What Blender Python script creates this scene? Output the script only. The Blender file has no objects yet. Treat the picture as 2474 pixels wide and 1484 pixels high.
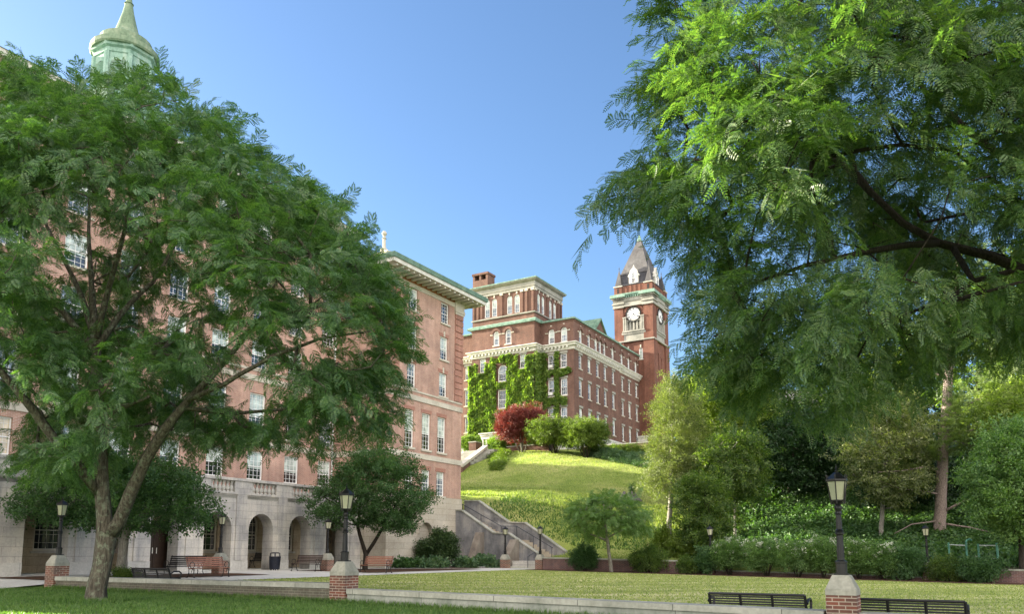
import bpy, math, random
import numpy as np
from mathutils import Vector, Matrix

random.seed(7)
RNG = np.random.default_rng(11)
scene = bpy.context.scene
COL = scene.collection
PI = math.pi

# ------------------------------------------------------------------ site frame
# The campus is laid out on one rectangular grid: s runs along the long facades, t across them.
AZ = math.radians(30.5)
U = (math.sin(AZ), math.cos(AZ))
V = (-math.cos(AZ), math.sin(AZ))
YAW = math.radians(90 - 30.5)
def W(s, t, z=0.0):
    return Vector((s * U[0] + t * V[0], s * U[1] + t * V[1], z))
def ST(X, Y):
    return X * U[0] + Y * U[1], X * V[0] + Y * V[1]

# survey helper: bearings read with the camera, turned into points at a known distance
FPX, CX, CY, PITCH = 1910.0, 1236.5, 1078.0, math.radians(7.72)
def ray(x, y):
    a, b, c = x - CX, -(y - CY), FPX
    return (a, c * math.cos(PITCH) - b * math.sin(PITCH), c * math.sin(PITCH) + b * math.cos(PITCH))
def atY(x, y, Y):
    r = ray(x, y); k = Y / r[1]
    return Vector((r[0] * k, Y, r[2] * k))
def atS(x, y, s):
    r = ray(x, y); k = s / (r[0] * U[0] + r[1] * U[1])
    return Vector((r[0] * k, r[1] * k, r[2] * k))
def atT(x, y, t):
    r = ray(x, y); k = t / (r[0] * V[0] + r[1] * V[1])
    return Vector((r[0] * k, r[1] * k, r[2] * k))

# ------------------------------------------------------------------ terrain
_S = [47.5, 52.5, 60, 64, 70, 78, 84, 100, 125]
_T = [-30, 0, 14, 26, 30, 34, 40, 48, 60]
_H = np.array([
    [-1.4, -1.05, -.6, -.3, -.3, -.3, -.3, -.3, -.3],
    [-.8, -.7, -.35, .05, 2.1, 3.8, 4.1, 4.1, 4.1],
    [.6, .9, 1.7, 3.9, 4.9, 5.3, 5.6, 5.7, 5.9],
    [2.0, 2.4, 3.6, 5.1, 5.9, 6.3, 6.6, 6.8, 7.0],
    [4.6, 5.0, 5.9, 6.8, 7.7, 8.4, 9.0, 9.2, 9.4],
    [6.5, 7.0, 7.8, 8.6, 9.3, 10.1, 11.3, 11.9, 12.0],
    [7.8, 8.4, 9.2, 10.0, 10.8, 11.5, 12.2, 12.5, 12.5],
    [10, 10.8, 11.8, 12.5, 13, 13.4, 13.6, 14, 14],
    [12, 13, 14, 14.5, 15, 15, 15, 15, 15.]])
_fs = np.arange(47.5, 125.01, .5); _ft = np.arange(-30, 60.01, .5)
def _bl(s, t):
    i = np.clip(np.searchsorted(_S, s, side='right') - 1, 0, len(_S) - 2)
    j = np.clip(np.searchsorted(_T, t, side='right') - 1, 0, len(_T) - 2)
    S0 = np.take(_S, i); S1 = np.take(_S, i + 1); T0 = np.take(_T, j); T1 = np.take(_T, j + 1)
    a = (s - S0) / (S1 - S0); b = (t - T0) / (T1 - T0)
    return (_H[i, j] * (1 - a) * (1 - b) + _H[i + 1, j] * a * (1 - b) + _H[i, j + 1] * (1 - a) * b + _H[i + 1, j + 1] * a * b)
_G = _bl(_fs[:, None] + 0 * _ft[None], _ft[None] + 0 * _fs[:, None])
def _blur(A, n):
    for ax in (0, 1):
        for _ in range(2):
            P = np.pad(A, [(n, n) if k == ax else (0, 0) for k in (0, 1)], mode='edge')
            c = np.cumsum(P, axis=ax)
            c = np.insert(c, 0, 0, axis=ax)
            A = (np.take(c, range(2 * n + 1, c.shape[ax]), axis=ax) - np.take(c, range(0, c.shape[ax] - 2 * n - 1), axis=ax)) / (2 * n + 1)
    return A
_Gb = _blur(_G, 3)
_k = np.clip((_fs - 47.5) / 3, 0, 1)[:, None]
_G = _G * (1 - _k) + _Gb * _k
def quad_z(t):
    return -1.0 + .0156 * (np.minimum(t, 31) - 31)
def fore_z(t):
    return -1.25 + np.where(t < 14.3, .0137 * (t - 14.3), .005 * (np.minimum(t, 34) - 14.3))
def ground(s, t):
    s = np.asarray(s, float); t = np.asarray(t, float)
    q = quad_z(np.maximum(t, -12)); f = fore_z(np.maximum(t, -12))
    k = np.clip((s - 15.3) / .8, 0, 1)
    z = f * (1 - k) + q * k
    sc = np.clip(s, 47.5, 125); tc = np.clip(t, -30, 60)
    i = np.clip(((sc - 47.5) / .5).astype(int), 0, len(_fs) - 2); j = np.clip(((tc + 30) / .5).astype(int), 0, len(_ft) - 2)
    a = (sc - _fs[i]) / .5; b = (tc - _ft[j]) / .5
    h = _G[i, j] * (1 - a) * (1 - b) + _G[i + 1, j] * a * (1 - b) + _G[i, j + 1] * (1 - a) * b + _G[i + 1, j + 1] * a * b
    h = np.where((s > 47.2) & (s < 51.95) & (t > 25.3), -1.1, h)
    n = .06 * np.sin(s * .9 + t * .5) * np.sin(t * .8 - s * .3) * np.clip((s - 50) / 4, 0, 1)
    h = h + n
    kk = np.clip((s - 47.25) / .25, 0, 1)
    return z * (1 - kk) + h * kk
def gz(s, t):
    return float(ground(s, t))
def gpt(p):
    s, t = ST(p[0], p[1]); return Vector((p[0], p[1], gz(s, t)))

# ------------------------------------------------------------------ materials
class NT:
    def __init__(self, name):
        self.m = bpy.data.materials.new(name); self.m.use_nodes = True
        self.t = self.m.node_tree; self.t.nodes.clear()
        self.out = self.n('ShaderNodeOutputMaterial')
    def n(self, kind, **kw):
        nd = self.t.nodes.new(kind)
        for k, v in kw.items():
            if k.startswith('i_'):
                nd.inputs[k[2:].replace('_', ' ')].default_value = v
            else:
                setattr(nd, k, v)
        return nd
    def l(self, a, b):
        self.t.links.new(a, b)
    def coord(self, kind='Object', scale=(1, 1, 1)):
        c = self.n('ShaderNodeTexCoord'); mp = self.n('ShaderNodeMapping')
        mp.inputs['Scale'].default_value = scale
        self.l(c.outputs[kind], mp.inputs['Vector']); return mp.outputs[0]
    def noise(self, vec, scale, detail=4, rough=.55):
        nd = self.n('ShaderNodeTexNoise'); nd.inputs['Scale'].default_value = scale
        nd.inputs['Detail'].default_value = detail; nd.inputs['Roughness'].default_value = rough
        self.l(vec, nd.inputs['Vector']); return nd.outputs['Fac']
    def ramp(self, fac, stops):
        nd = self.n('ShaderNodeValToRGB'); e = nd.color_ramp.elements
        while len(e) < len(stops): e.new(.5)
        for k, (p, c) in enumerate(stops):
            e[k].position = p; e[k].color = (*c, 1)
        self.l(fac, nd.inputs[0]); return nd.outputs[0]
    def mix(self, a, b, fac=.5, mode='MIX'):
        nd = self.n('ShaderNodeMix', data_type='RGBA', blend_type=mode)
        for s, v in ((nd.inputs[0], fac), (nd.inputs[6], a), (nd.inputs[7], b)):
            if hasattr(v, 'links') or isinstance(v, bpy.types.NodeSocket): self.l(v, s)
            elif isinstance(v, (int, float)): s.default_value = v
            else: s.default_value = (*v, 1)
        return nd.outputs[2]
    def math(self, op, a, b=0.0):
        nd = self.n('ShaderNodeMath', operation=op)
        for s, v in ((nd.inputs[0], a), (nd.inputs[1], b)):
            if isinstance(v, bpy.types.NodeSocket): self.l(v, s)
            else: s.default_value = v
        return nd.outputs[0]
    def bump(self, h, strength=.3, dist=.02):
        nd = self.n('ShaderNodeBump'); nd.inputs['Strength'].default_value = strength; nd.inputs['Distance'].default_value = dist
        self.l(h, nd.inputs['Height']); return nd.outputs[0]
    def bsdf(self, col, rough=.8, metal=0, normal=None, spec=.4):
        b = self.n('ShaderNodeBsdfPrincipled')
        if isinstance(col, bpy.types.NodeSocket): self.l(col, b.inputs['Base Color'])
        else: b.inputs['Base Color'].default_value = (*col, 1)
        if isinstance(rough, bpy.types.NodeSocket): self.l(rough, b.inputs['Roughness'])
        else: b.inputs['Roughness'].default_value = rough
        b.inputs['Metallic'].default_value = metal
        b.inputs['Specular IOR Level'].default_value = spec
        if normal is not None: self.l(normal, b.inputs['Normal'])
        return b
    def done(self, b):
        self.l(b.outputs[0], self.out.inputs['Surface']); return self.m

def wall_uv(N, su=1.0):
    c = N.n('ShaderNodeTexCoord'); x = N.n('ShaderNodeSeparateXYZ'); N.l(c.outputs['Object'], x.inputs[0])
    k = N.n('ShaderNodeCombineXYZ'); N.l(N.math('ADD', x.outputs[0], x.outputs[1]), k.inputs[0]); N.l(x.outputs[2], k.inputs[1])
    return k.outputs[0], c.outputs['Object']
def brick_mat(name, c1, c2, mortar, bw=.22, bh=.068, msize=.008, stain=.25, stcol=(.08, .07, .06)):
    N = NT(name); uv, ob = wall_uv(N)
    b = N.n('ShaderNodeTexBrick'); b.inputs['Scale'].default_value = 1
    b.inputs['Brick Width'].default_value = bw; b.inputs['Row Height'].default_value = bh
    b.inputs['Mortar Size'].default_value = msize; b.inputs['Mortar Smooth'].default_value = .2
    b.inputs['Color1'].default_value = (*c1, 1); b.inputs['Color2'].default_value = (*c2, 1); b.inputs['Mortar'].default_value = (*mortar, 1)
    b.inputs['Bias'].default_value = -.1
    N.l(uv, b.inputs['Vector'])
    n1 = N.noise(ob, .35, 5); n2 = N.noise(ob, 3.2, 5)
    col = N.mix(b.outputs['Color'], N.ramp(n1, [(.3, (.78, .74, .72)), (.7, (1.12, 1.1, 1.08))]), 1.0, 'MULTIPLY')
    n3 = N.noise(ob, 1.1, 6, .7); n4 = N.noise(N.coord('Object', (1.6, 1.6, .12)), 1.5, 5, .6)
    col = N.mix(col, N.ramp(n3, [(.32, (.80, .80, .82)), (.68, (1.16, 1.14, 1.12))]), 1.0, 'MULTIPLY')
    col = N.mix(col, N.ramp(n4, [(.35, (.84, .83, .82)), (.65, (1.08, 1.08, 1.08))]), 1.0, 'MULTIPLY')
    col = N.mix(col, stcol, N.ramp(n2, [(.5, (0, 0, 0)), (.85, (stain,) * 3)]))
    return N.done(N.bsdf(col, .9, normal=N.bump(b.outputs['Fac'], -.35, .01), spec=.2))
def stone_mat(name, base, dark, light, bw=1.1, bh=.42, streak=.5, joint=.5, rough=.85):
    N = NT(name); uv, ob = wall_uv(N)
    b = N.n('ShaderNodeTexBrick'); b.inputs['Scale'].default_value = 1
    b.inputs['Brick Width'].default_value = bw; b.inputs['Row Height'].default_value = bh
    b.inputs['Mortar Size'].default_value = .008; b.inputs['Color1'].default_value = (1, 1, 1, 1)
    b.inputs['Color2'].default_value = (.86, .87, .88, 1); b.inputs['Mortar'].default_value = (joint,) * 3 + (1,)
    N.l(uv, b.inputs['Vector'])
    mp = N.coord('Object', (2.2, 2.2, .22)); st = N.noise(mp, 1.2, 6, .62)
    pat = N.noise(ob, .8, 6, .6); fine = N.noise(ob, 14, 4)
    col = N.ramp(pat, [(.28, dark), (.5, base), (.72, light)])
    col = N.mix(col, dark, N.ramp(st, [(.45, (0, 0, 0)), (.75, (streak,) * 3)]))
    col = N.mix(col, b.outputs['Color'], 1.0, 'MULTIPLY')
    col = N.mix(col, N.ramp(fine, [(.3, (.86, .86, .86)), (.7, (1.1, 1.1, 1.1))]), 1.0, 'MULTIPLY')
    return N.done(N.bsdf(col, rough, normal=N.bump(N.mix(fine, b.outputs['Fac'], .5), .25, .01), spec=.25))
def plain_mat(name, col, rough=.6, metal=0, var=.12, scale=4, spec=.4, bump=.0):
    N = NT(name); ob = N.coord('Object')
    n = N.noise(ob, scale, 5)
    a = tuple(max(0, c * (1 - var)) for c in col); b = tuple(min(1, c * (1 + var)) for c in col)
    c = N.ramp(n, [(.3, a), (.7, b)])
    return N.done(N.bsdf(c, rough, metal, N.bump(n, bump, .01) if bump else None, spec))
def copper_mat(name, a, b, c):
    N = NT(name); mp = N.coord('Object', (1.5, 1.5, .5)); n = N.noise(mp, 1.6, 6, .62); n2 = N.noise(N.coord('Object'), 9, 4)
    col = N.ramp(n, [(.25, a), (.5, b), (.75, c)])
    col = N.mix(col, N.ramp(n2, [(.3, (.8, .8, .8)), (.7, (1.1, 1.1, 1.1))]), 1, 'MULTIPLY')
    return N.done(N.bsdf(col, .7, spec=.3))
def leaf_mat(name, dark, mid, light, trans=.35, tcol=None, rough=.5, spec=.35, scale=.9):
    N = NT(name)
    g = N.n('ShaderNodeNewGeometry'); ob = N.coord('Object')
    f = N.math('ADD', N.math('MULTIPLY', g.outputs['Random Per Island'], .55), N.math('MULTIPLY', N.noise(ob, scale, 3), .6))
    col = N.ramp(f, [(.2, dark), (.55, mid), (.95, light)])
    b = N.bsdf(col, rough, spec=spec)
    tr = N.n('ShaderNodeBsdfTranslucent')
    N.l(N.mix(col, tcol or (1.6, 1.9, .5), 1.0, 'MULTIPLY'), tr.inputs['Color'])
    mx = N.n('ShaderNodeMixShader'); mx.inputs[0].default_value = trans
    N.l(b.outputs[0], mx.inputs[1]); N.l(tr.outputs[0], mx.inputs[2])
    return N.done(mx)
def bark_mat(name, dark, light, lichen=None, amt=.5, vs=.14):
    N = NT(name); mp = N.coord('Object', (1, 1, vs))
    n = N.noise(mp, 24, 6, .7); n2 = N.noise(N.coord('Object'), 7, 5, .65)
    col = N.ramp(n, [(.33, dark), (.66, light)])
    if lichen: col = N.mix(col, lichen, N.ramp(n2, [(.52, (0, 0, 0)), (.64, (amt,) * 3)]))
    return N.done(N.bsdf(col, .95, normal=N.bump(n, 1.0, .07), spec=.15))
def grass_mat(name, a, b, c, straw_or_sun, amt=.5, sun_stripe=True):
    N = NT(name); ob = N.coord('Object')
    big = N.noise(ob, .16, 5, .6); mid = N.noise(ob, 1.3, 5, .6); fine = N.noise(N.coord('Object'), 30, 4, .7)
    col = N.ramp(fine, [(.3, a), (.5, b), (.72, c)])
    col = N.mix(col, N.ramp(mid, [(.3, (.78, .82, .7)), (.7, (1.2, 1.15, 1.1))]), 1, 'MULTIPLY')
    if sun_stripe:  # long pale streaks: dry grass mixed with painted strips of sunlight
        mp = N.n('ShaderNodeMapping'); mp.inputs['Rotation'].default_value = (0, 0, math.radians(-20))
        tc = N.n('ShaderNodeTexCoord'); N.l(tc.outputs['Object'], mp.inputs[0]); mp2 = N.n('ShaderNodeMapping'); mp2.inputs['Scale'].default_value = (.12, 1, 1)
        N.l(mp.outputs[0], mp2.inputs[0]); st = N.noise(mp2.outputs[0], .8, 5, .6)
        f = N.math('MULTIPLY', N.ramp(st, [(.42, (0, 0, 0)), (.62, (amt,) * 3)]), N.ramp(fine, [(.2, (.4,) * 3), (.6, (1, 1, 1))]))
    else:
        f = N.ramp(big, [(.45, (0, 0, 0)), (.7, (amt,) * 3)])
    col = N.mix(col, straw_or_sun, f)
    return N.done(N.bsdf(col, .95, normal=N.bump(fine, .8, .04), spec=.1))

M = {}
M['brick_pink'] = brick_mat('pink_brick', (.45, .275, .215), (.38, .21, .165), (.55, .49, .44), stain=.12)
M['brick_band'] = brick_mat('red_brick_quoin', (.40, .19, .145), (.33, .15, .115), (.44, .34, .29), stain=.1)
M['brick_frieze'] = brick_mat('brown_frieze_brick', (.36, .15, .07), (.28, .11, .05), (.3, .2, .12), stain=.15)
M['brick_hall'] = brick_mat('dark_red_brick', (.175, .088, .068), (.115, .058, .048), (.2, .16, .135), stain=.3)
M['brick_tower'] = brick_mat('tower_red_brick', (.20, .082, .056), (.14, .06, .045), (.2, .13, .105), stain=.2)
M['brick_wall'] = brick_mat('purple_garden_brick', (.16, .085, .08), (.10, .06, .065), (.24, .21, .2), stain=.3)
M['brick_grey'] = brick_mat('grey_green_weathered_brick', (.13, .12, .095), (.10, .10, .08), (.2, .2, .165), stain=.4, stcol=(.05, .06, .04))
M['brick_pier'] = brick_mat('pier_brick', (.22, .085, .06), (.115, .075, .065), (.42, .37, .31), stain=.15, msize=.009)
M['limestone'] = stone_mat('grey_limestone', (.52, .49, .45), (.29, .285, .29), (.65, .60, .53), streak=.85)
M['limestone_tan'] = stone_mat('tan_limestone', (.50, .45, .37), (.40, .35, .28), (.57, .52, .44), streak=.25)
M['limestone_warm'] = stone_mat('corridor_stone', (.52, .42, .29), (.36, .27, .17), (.6, .5, .36), streak=.3)
M['plinth'] = stone_mat('pale_plinth_stone', (.52, .50, .46), (.38, .37, .35), (.6, .58, .54), bw=2, bh=.6, streak=.3)
M['trim'] = stone_mat('cream_trim_stone', (.55, .51, .43), (.42, .38, .31), (.62, .58, .5), bw=1.4, bh=3, streak=.3, joint=.7)
M['trim_grey'] = stone_mat('grey_trim_stone', (.34, .33, .29), (.21, .21, .18), (.43, .41, .37), bw=1.2, bh=3, streak=.5, joint=.7)
M['granite'] = stone_mat('pale_granite_base', (.60, .59, .57), (.45, .45, .45), (.68, .67, .65), bw=1.2, bh=.5, streak=.3)
M['concrete'] = stone_mat('dark_weathered_concrete', (.22, .22, .23), (.09, .09, .095), (.36, .34, .31), bw=9, bh=9, streak=.8, joint=.9)
M['concrete_brown'] = stone_mat('brown_buttress_concrete', (.23, .2, .165), (.12, .10, .09), (.3, .27, .235), bw=9, bh=9, streak=.7, joint=.9)
M['coping'] = stone_mat('weathered_coping', (.36, .36, .31), (.2, .21, .17), (.46, .45, .40), bw=2.1, bh=3, streak=.45, joint=.25)
M['lowwall'] = stone_mat('mossy_low_wall_concrete', (.31, .32, .28), (.15, .17, .14), (.42, .41, .36), bw=2.1, bh=3, streak=.85, joint=.4)
M['step'] = stone_mat('tan_step_concrete', (.42, .36, .28), (.3, .25, .2), (.5, .45, .37), bw=9, bh=9, streak=.2)
M['path'] = stone_mat('pale_path_concrete', (.56, .55, .51), (.46, .45, .42), (.63, .62, .58), bw=90, bh=90, streak=.1)
M['capstone'] = stone_mat('pier_capstone', (.36, .35, .3), (.17, .18, .15), (.46, .44, .38), bw=9, bh=9, streak=.6)
M['copper'] = copper_mat('green_copper', (.10, .17, .13), (.19, .31, .25), (.33, .42, .36))
M['copper_dark'] = copper_mat('dark_green_copper', (.05, .09, .06), (.13, .22, .155), (.25, .36, .26))
M['cupola'] = copper_mat('verdigris_cupola', (.13, .24, .19), (.26, .40, .34), (.42, .50, .44))
M['cupola_roof'] = copper_mat('mottled_green_cupola_roof', (.08, .13, .08), (.17, .24, .16), (.32, .36, .26))
M['roof_green'] = copper_mat('green_roof_tile', (.07, .13, .10), (.13, .22, .17), (.2, .29, .22))
M['roof_tan'] = copper_mat('sunlit_tan_roof_tile', (.25, .24, .15), (.42, .40, .27), (.5, .48, .34))  # tan puts sunlight on the left hip into the tile colour
M['slate'] = brick_mat('grey_slate', (.118, .12, .13), (.092, .095, .104), (.10, .10, .10), bw=.3, bh=.22, msize=.012, stain=.1)
M['slate_dark'] = brick_mat('dark_slate', (.075, .08, .095), (.06, .065, .08), (.04, .04, .05), bw=.3, bh=.2, msize=.012, stain=.1)
M['white'] = plain_mat('white_window_paint', (.80, .80, .79), .5, var=.05)
M['cream'] = plain_mat('cream_window_paint', (.62, .57, .46), .6, var=.08)
M['white_stone'] = plain_mat('white_painted_cornice', (.6, .585, .54), .75, var=.2, scale=2)
M['black'] = plain_mat('black_cast_iron', (.012, .012, .013), .38, var=.3, spec=.35)
M['black_bench'] = plain_mat('black_powdercoat', (.012, .012, .013), .45, var=.3)
M['wood_red'] = plain_mat('red_brown_slat', (.26, .115, .075), .6, var=.3, scale=9)
M['wood_dark'] = plain_mat('dark_brown_slat', (.055, .032, .026), .5, var=.3, scale=9)
M['door'] = plain_mat('dark_brown_door', (.028, .016, .011), .4, var=.3)
M['door_frame'] = plain_mat('bronze_frame', (.05, .045, .04), .35, var=.2)
M['milk'] = plain_mat('milky_lantern_glass', (.40, .40, .29), .15, var=.1)
M['bulb'] = plain_mat('frosted_bulb', (.75, .73, .66), .3, var=.03)
M['trash'] = plain_mat('navy_black_steel', (.012, .015, .028), .35, var=.2)
M['green_paint'] = plain_mat('green_painted_steel', (.10, .27, .2), .4, var=.2)
M['steel'] = plain_mat('pale_steel', (.65, .66, .64), .3, metal=.3, var=.1)
M['rail'] = plain_mat('dark_handrail', (.03, .035, .05), .4, var=.2)
M['mulch'] = plain_mat('brown_mulch', (.085, .05, .034), .95, var=.7, scale=26, bump=1.0, spec=.1)
M['litter'] = plain_mat('leaf_litter', (.045, .05, .022), .95, var=.7, scale=6, bump=1.0, spec=.1)
M['rock'] = plain_mat('grey_boulder', (.33, .33, .32), .9, var=.35, scale=6, bump=.5, spec=.15)
M['stumpwood'] = bark_mat('weathered_stump', (.06, .055, .055), (.28, .26, .25))
M['clockface'] = plain_mat('white_clock_dial', (.82, .82, .80), .4, var=.03)
M['clockblack'] = plain_mat('black_clock_paint', (.015, .015, .015), .5, var=.1)
M['dark'] = plain_mat('dark_void_paint', (.02, .02, .02), .9, var=.1)
M['acgrey'] = plain_mat('pale_appliance_plastic', (.6, .6, .58), .5, var=.05)
M['paper'] = plain_mat('white_paper', (.8, .8, .8), .7, var=.02)
M['grass'] = grass_mat('lawn_turf', (.045, .09, .022), (.085, .145, .035), (.16, .21, .06), (.42, .40, .15), .0, False)
M['grass_quad'] = grass_mat('sun_streaked_dry_turf', (.15, .20, .06), (.28, .32, .115), (.40, .42, .18), (.7, .64, .34), .85, True)  # pale streaks put the lawn's sunlit strips into the turf colour, besides dry grass
M['grass_hill'] = grass_mat('hill_turf', (.09, .14, .03), (.19, .25, .055), (.31, .34, .09), (.44, .40, .17), .75, False)
def glass_mat(name, col, spec=.9):
    N = NT(name); n = N.noise(N.coord('Object'), 1.7, 3)
    c = N.ramp(n, [(.35, tuple(x * .6 for x in col)), (.65, tuple(min(1, x * 1.35) for x in col))])
    b = N.bsdf(c, .06, spec=spec, normal=N.bump(n, .06, .05)); b.inputs['Coat Weight'].default_value = .4; b.inputs['Coat Roughness'].default_value = .03
    return N.done(b)
M['glass'] = glass_mat('dark_window_glass', (.02, .024, .028))
M['glass_blue'] = glass_mat('blue_grey_window_glass', (.16, .2, .24))
M['glass_blind'] = glass_mat('window_with_pale_blind', (.46, .53, .49), .5)
M['glass_cream'] = glass_mat('window_with_cream_blind', (.6, .5, .36), .5)

M['leaf_locust'] = leaf_mat('locust_leaf', (.036, .085, .036), (.07, .145, .056), (.15, .235, .09), .38, None, .42, .5)
M['leaf_locust_near'] = leaf_mat('near_locust_leaf', (.036, .08, .03), (.068, .132, .044), (.14, .20, .065), .42, (1.5, 1.75, .5), .45, .45)
M['leaf_crab'] = leaf_mat('crabapple_leaf', (.028, .07, .027), (.05, .112, .04), (.10, .18, .062), .3)
M['leaf_wood'] = leaf_mat('woodland_leaf', (.035, .07, .022), (.08, .135, .036), (.18, .23, .06), .48)
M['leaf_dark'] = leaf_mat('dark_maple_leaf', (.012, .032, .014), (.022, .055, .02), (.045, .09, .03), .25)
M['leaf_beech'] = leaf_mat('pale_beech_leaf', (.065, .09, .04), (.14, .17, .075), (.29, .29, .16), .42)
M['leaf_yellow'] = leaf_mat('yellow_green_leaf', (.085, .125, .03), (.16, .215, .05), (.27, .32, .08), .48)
M['leaf_spruce'] = leaf_mat('spruce_foliage', (.05, .075, .028), (.115, .148, .052), (.25, .265, .115), .35)
M['leaf_pine'] = leaf_mat('pine_needles', (.065, .11, .045), (.14, .195, .075), (.28, .33, .14), .4)
M['leaf_light'] = leaf_mat('light_green_leaf', (.06, .12, .045), (.11, .195, .065), (.19, .28, .095), .4)
M['leaf_red'] = leaf_mat('red_maple_leaf', (.08, .018, .018), (.16, .042, .036), (.27, .10, .07), .3, (1.5, .7, .6))
M['leaf_bush'] = leaf_mat('round_bush_leaf', (.05, .085, .02), (.10, .15, .032), (.2, .25, .05), .4)
M['leaf_ivy'] = leaf_mat('ivy_leaf', (.06, .12, .028), (.13, .205, .045), (.27, .34, .085), .38)
M['leaf_cover'] = leaf_mat('groundcover_leaf', (.03, .072, .028), (.06, .128, .045), (.125, .205, .07), .3)
M['leaf_hosta'] = leaf_mat('hosta_leaf', (.04, .09, .045), (.075, .14, .075), (.17, .24, .13), .3)
M['leaf_rhodo'] = leaf_mat('rhododendron_leaf', (.018, .045, .018), (.04, .075, .027), (.09, .13, .045), .15, rough=.35)
M['flower'] = leaf_mat('white_blossom', (.34, .4, .28), (.46, .5, .39), (.6, .61, .52), .3, (1, 1, .9))
M['blade'] = leaf_mat('grass_blade', (.04, .09, .02), (.075, .15, .035), (.14, .21, .06), .35)
M['blade_dry'] = leaf_mat('dry_grass_blade', (.13, .195, .055), (.245, .30, .09), (.42, .43, .18), .35)
M['bark_locust'] = bark_mat('locust_bark', (.03, .026, .02), (.175, .155, .12), (.26, .31, .22), .55, .1)
M['bark_dark'] = bark_mat('dark_bark', (.02, .017, .014), (.06, .05, .04))
M['bark_grey'] = bark_mat('grey_bark', (.12, .11, .09), (.30, .28, .24), (.4, .4, .36), .4)
M['bark_pine'] = bark_mat('pine_bark', (.12, .09, .08), (.36, .29, .26), vs=.4)

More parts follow.
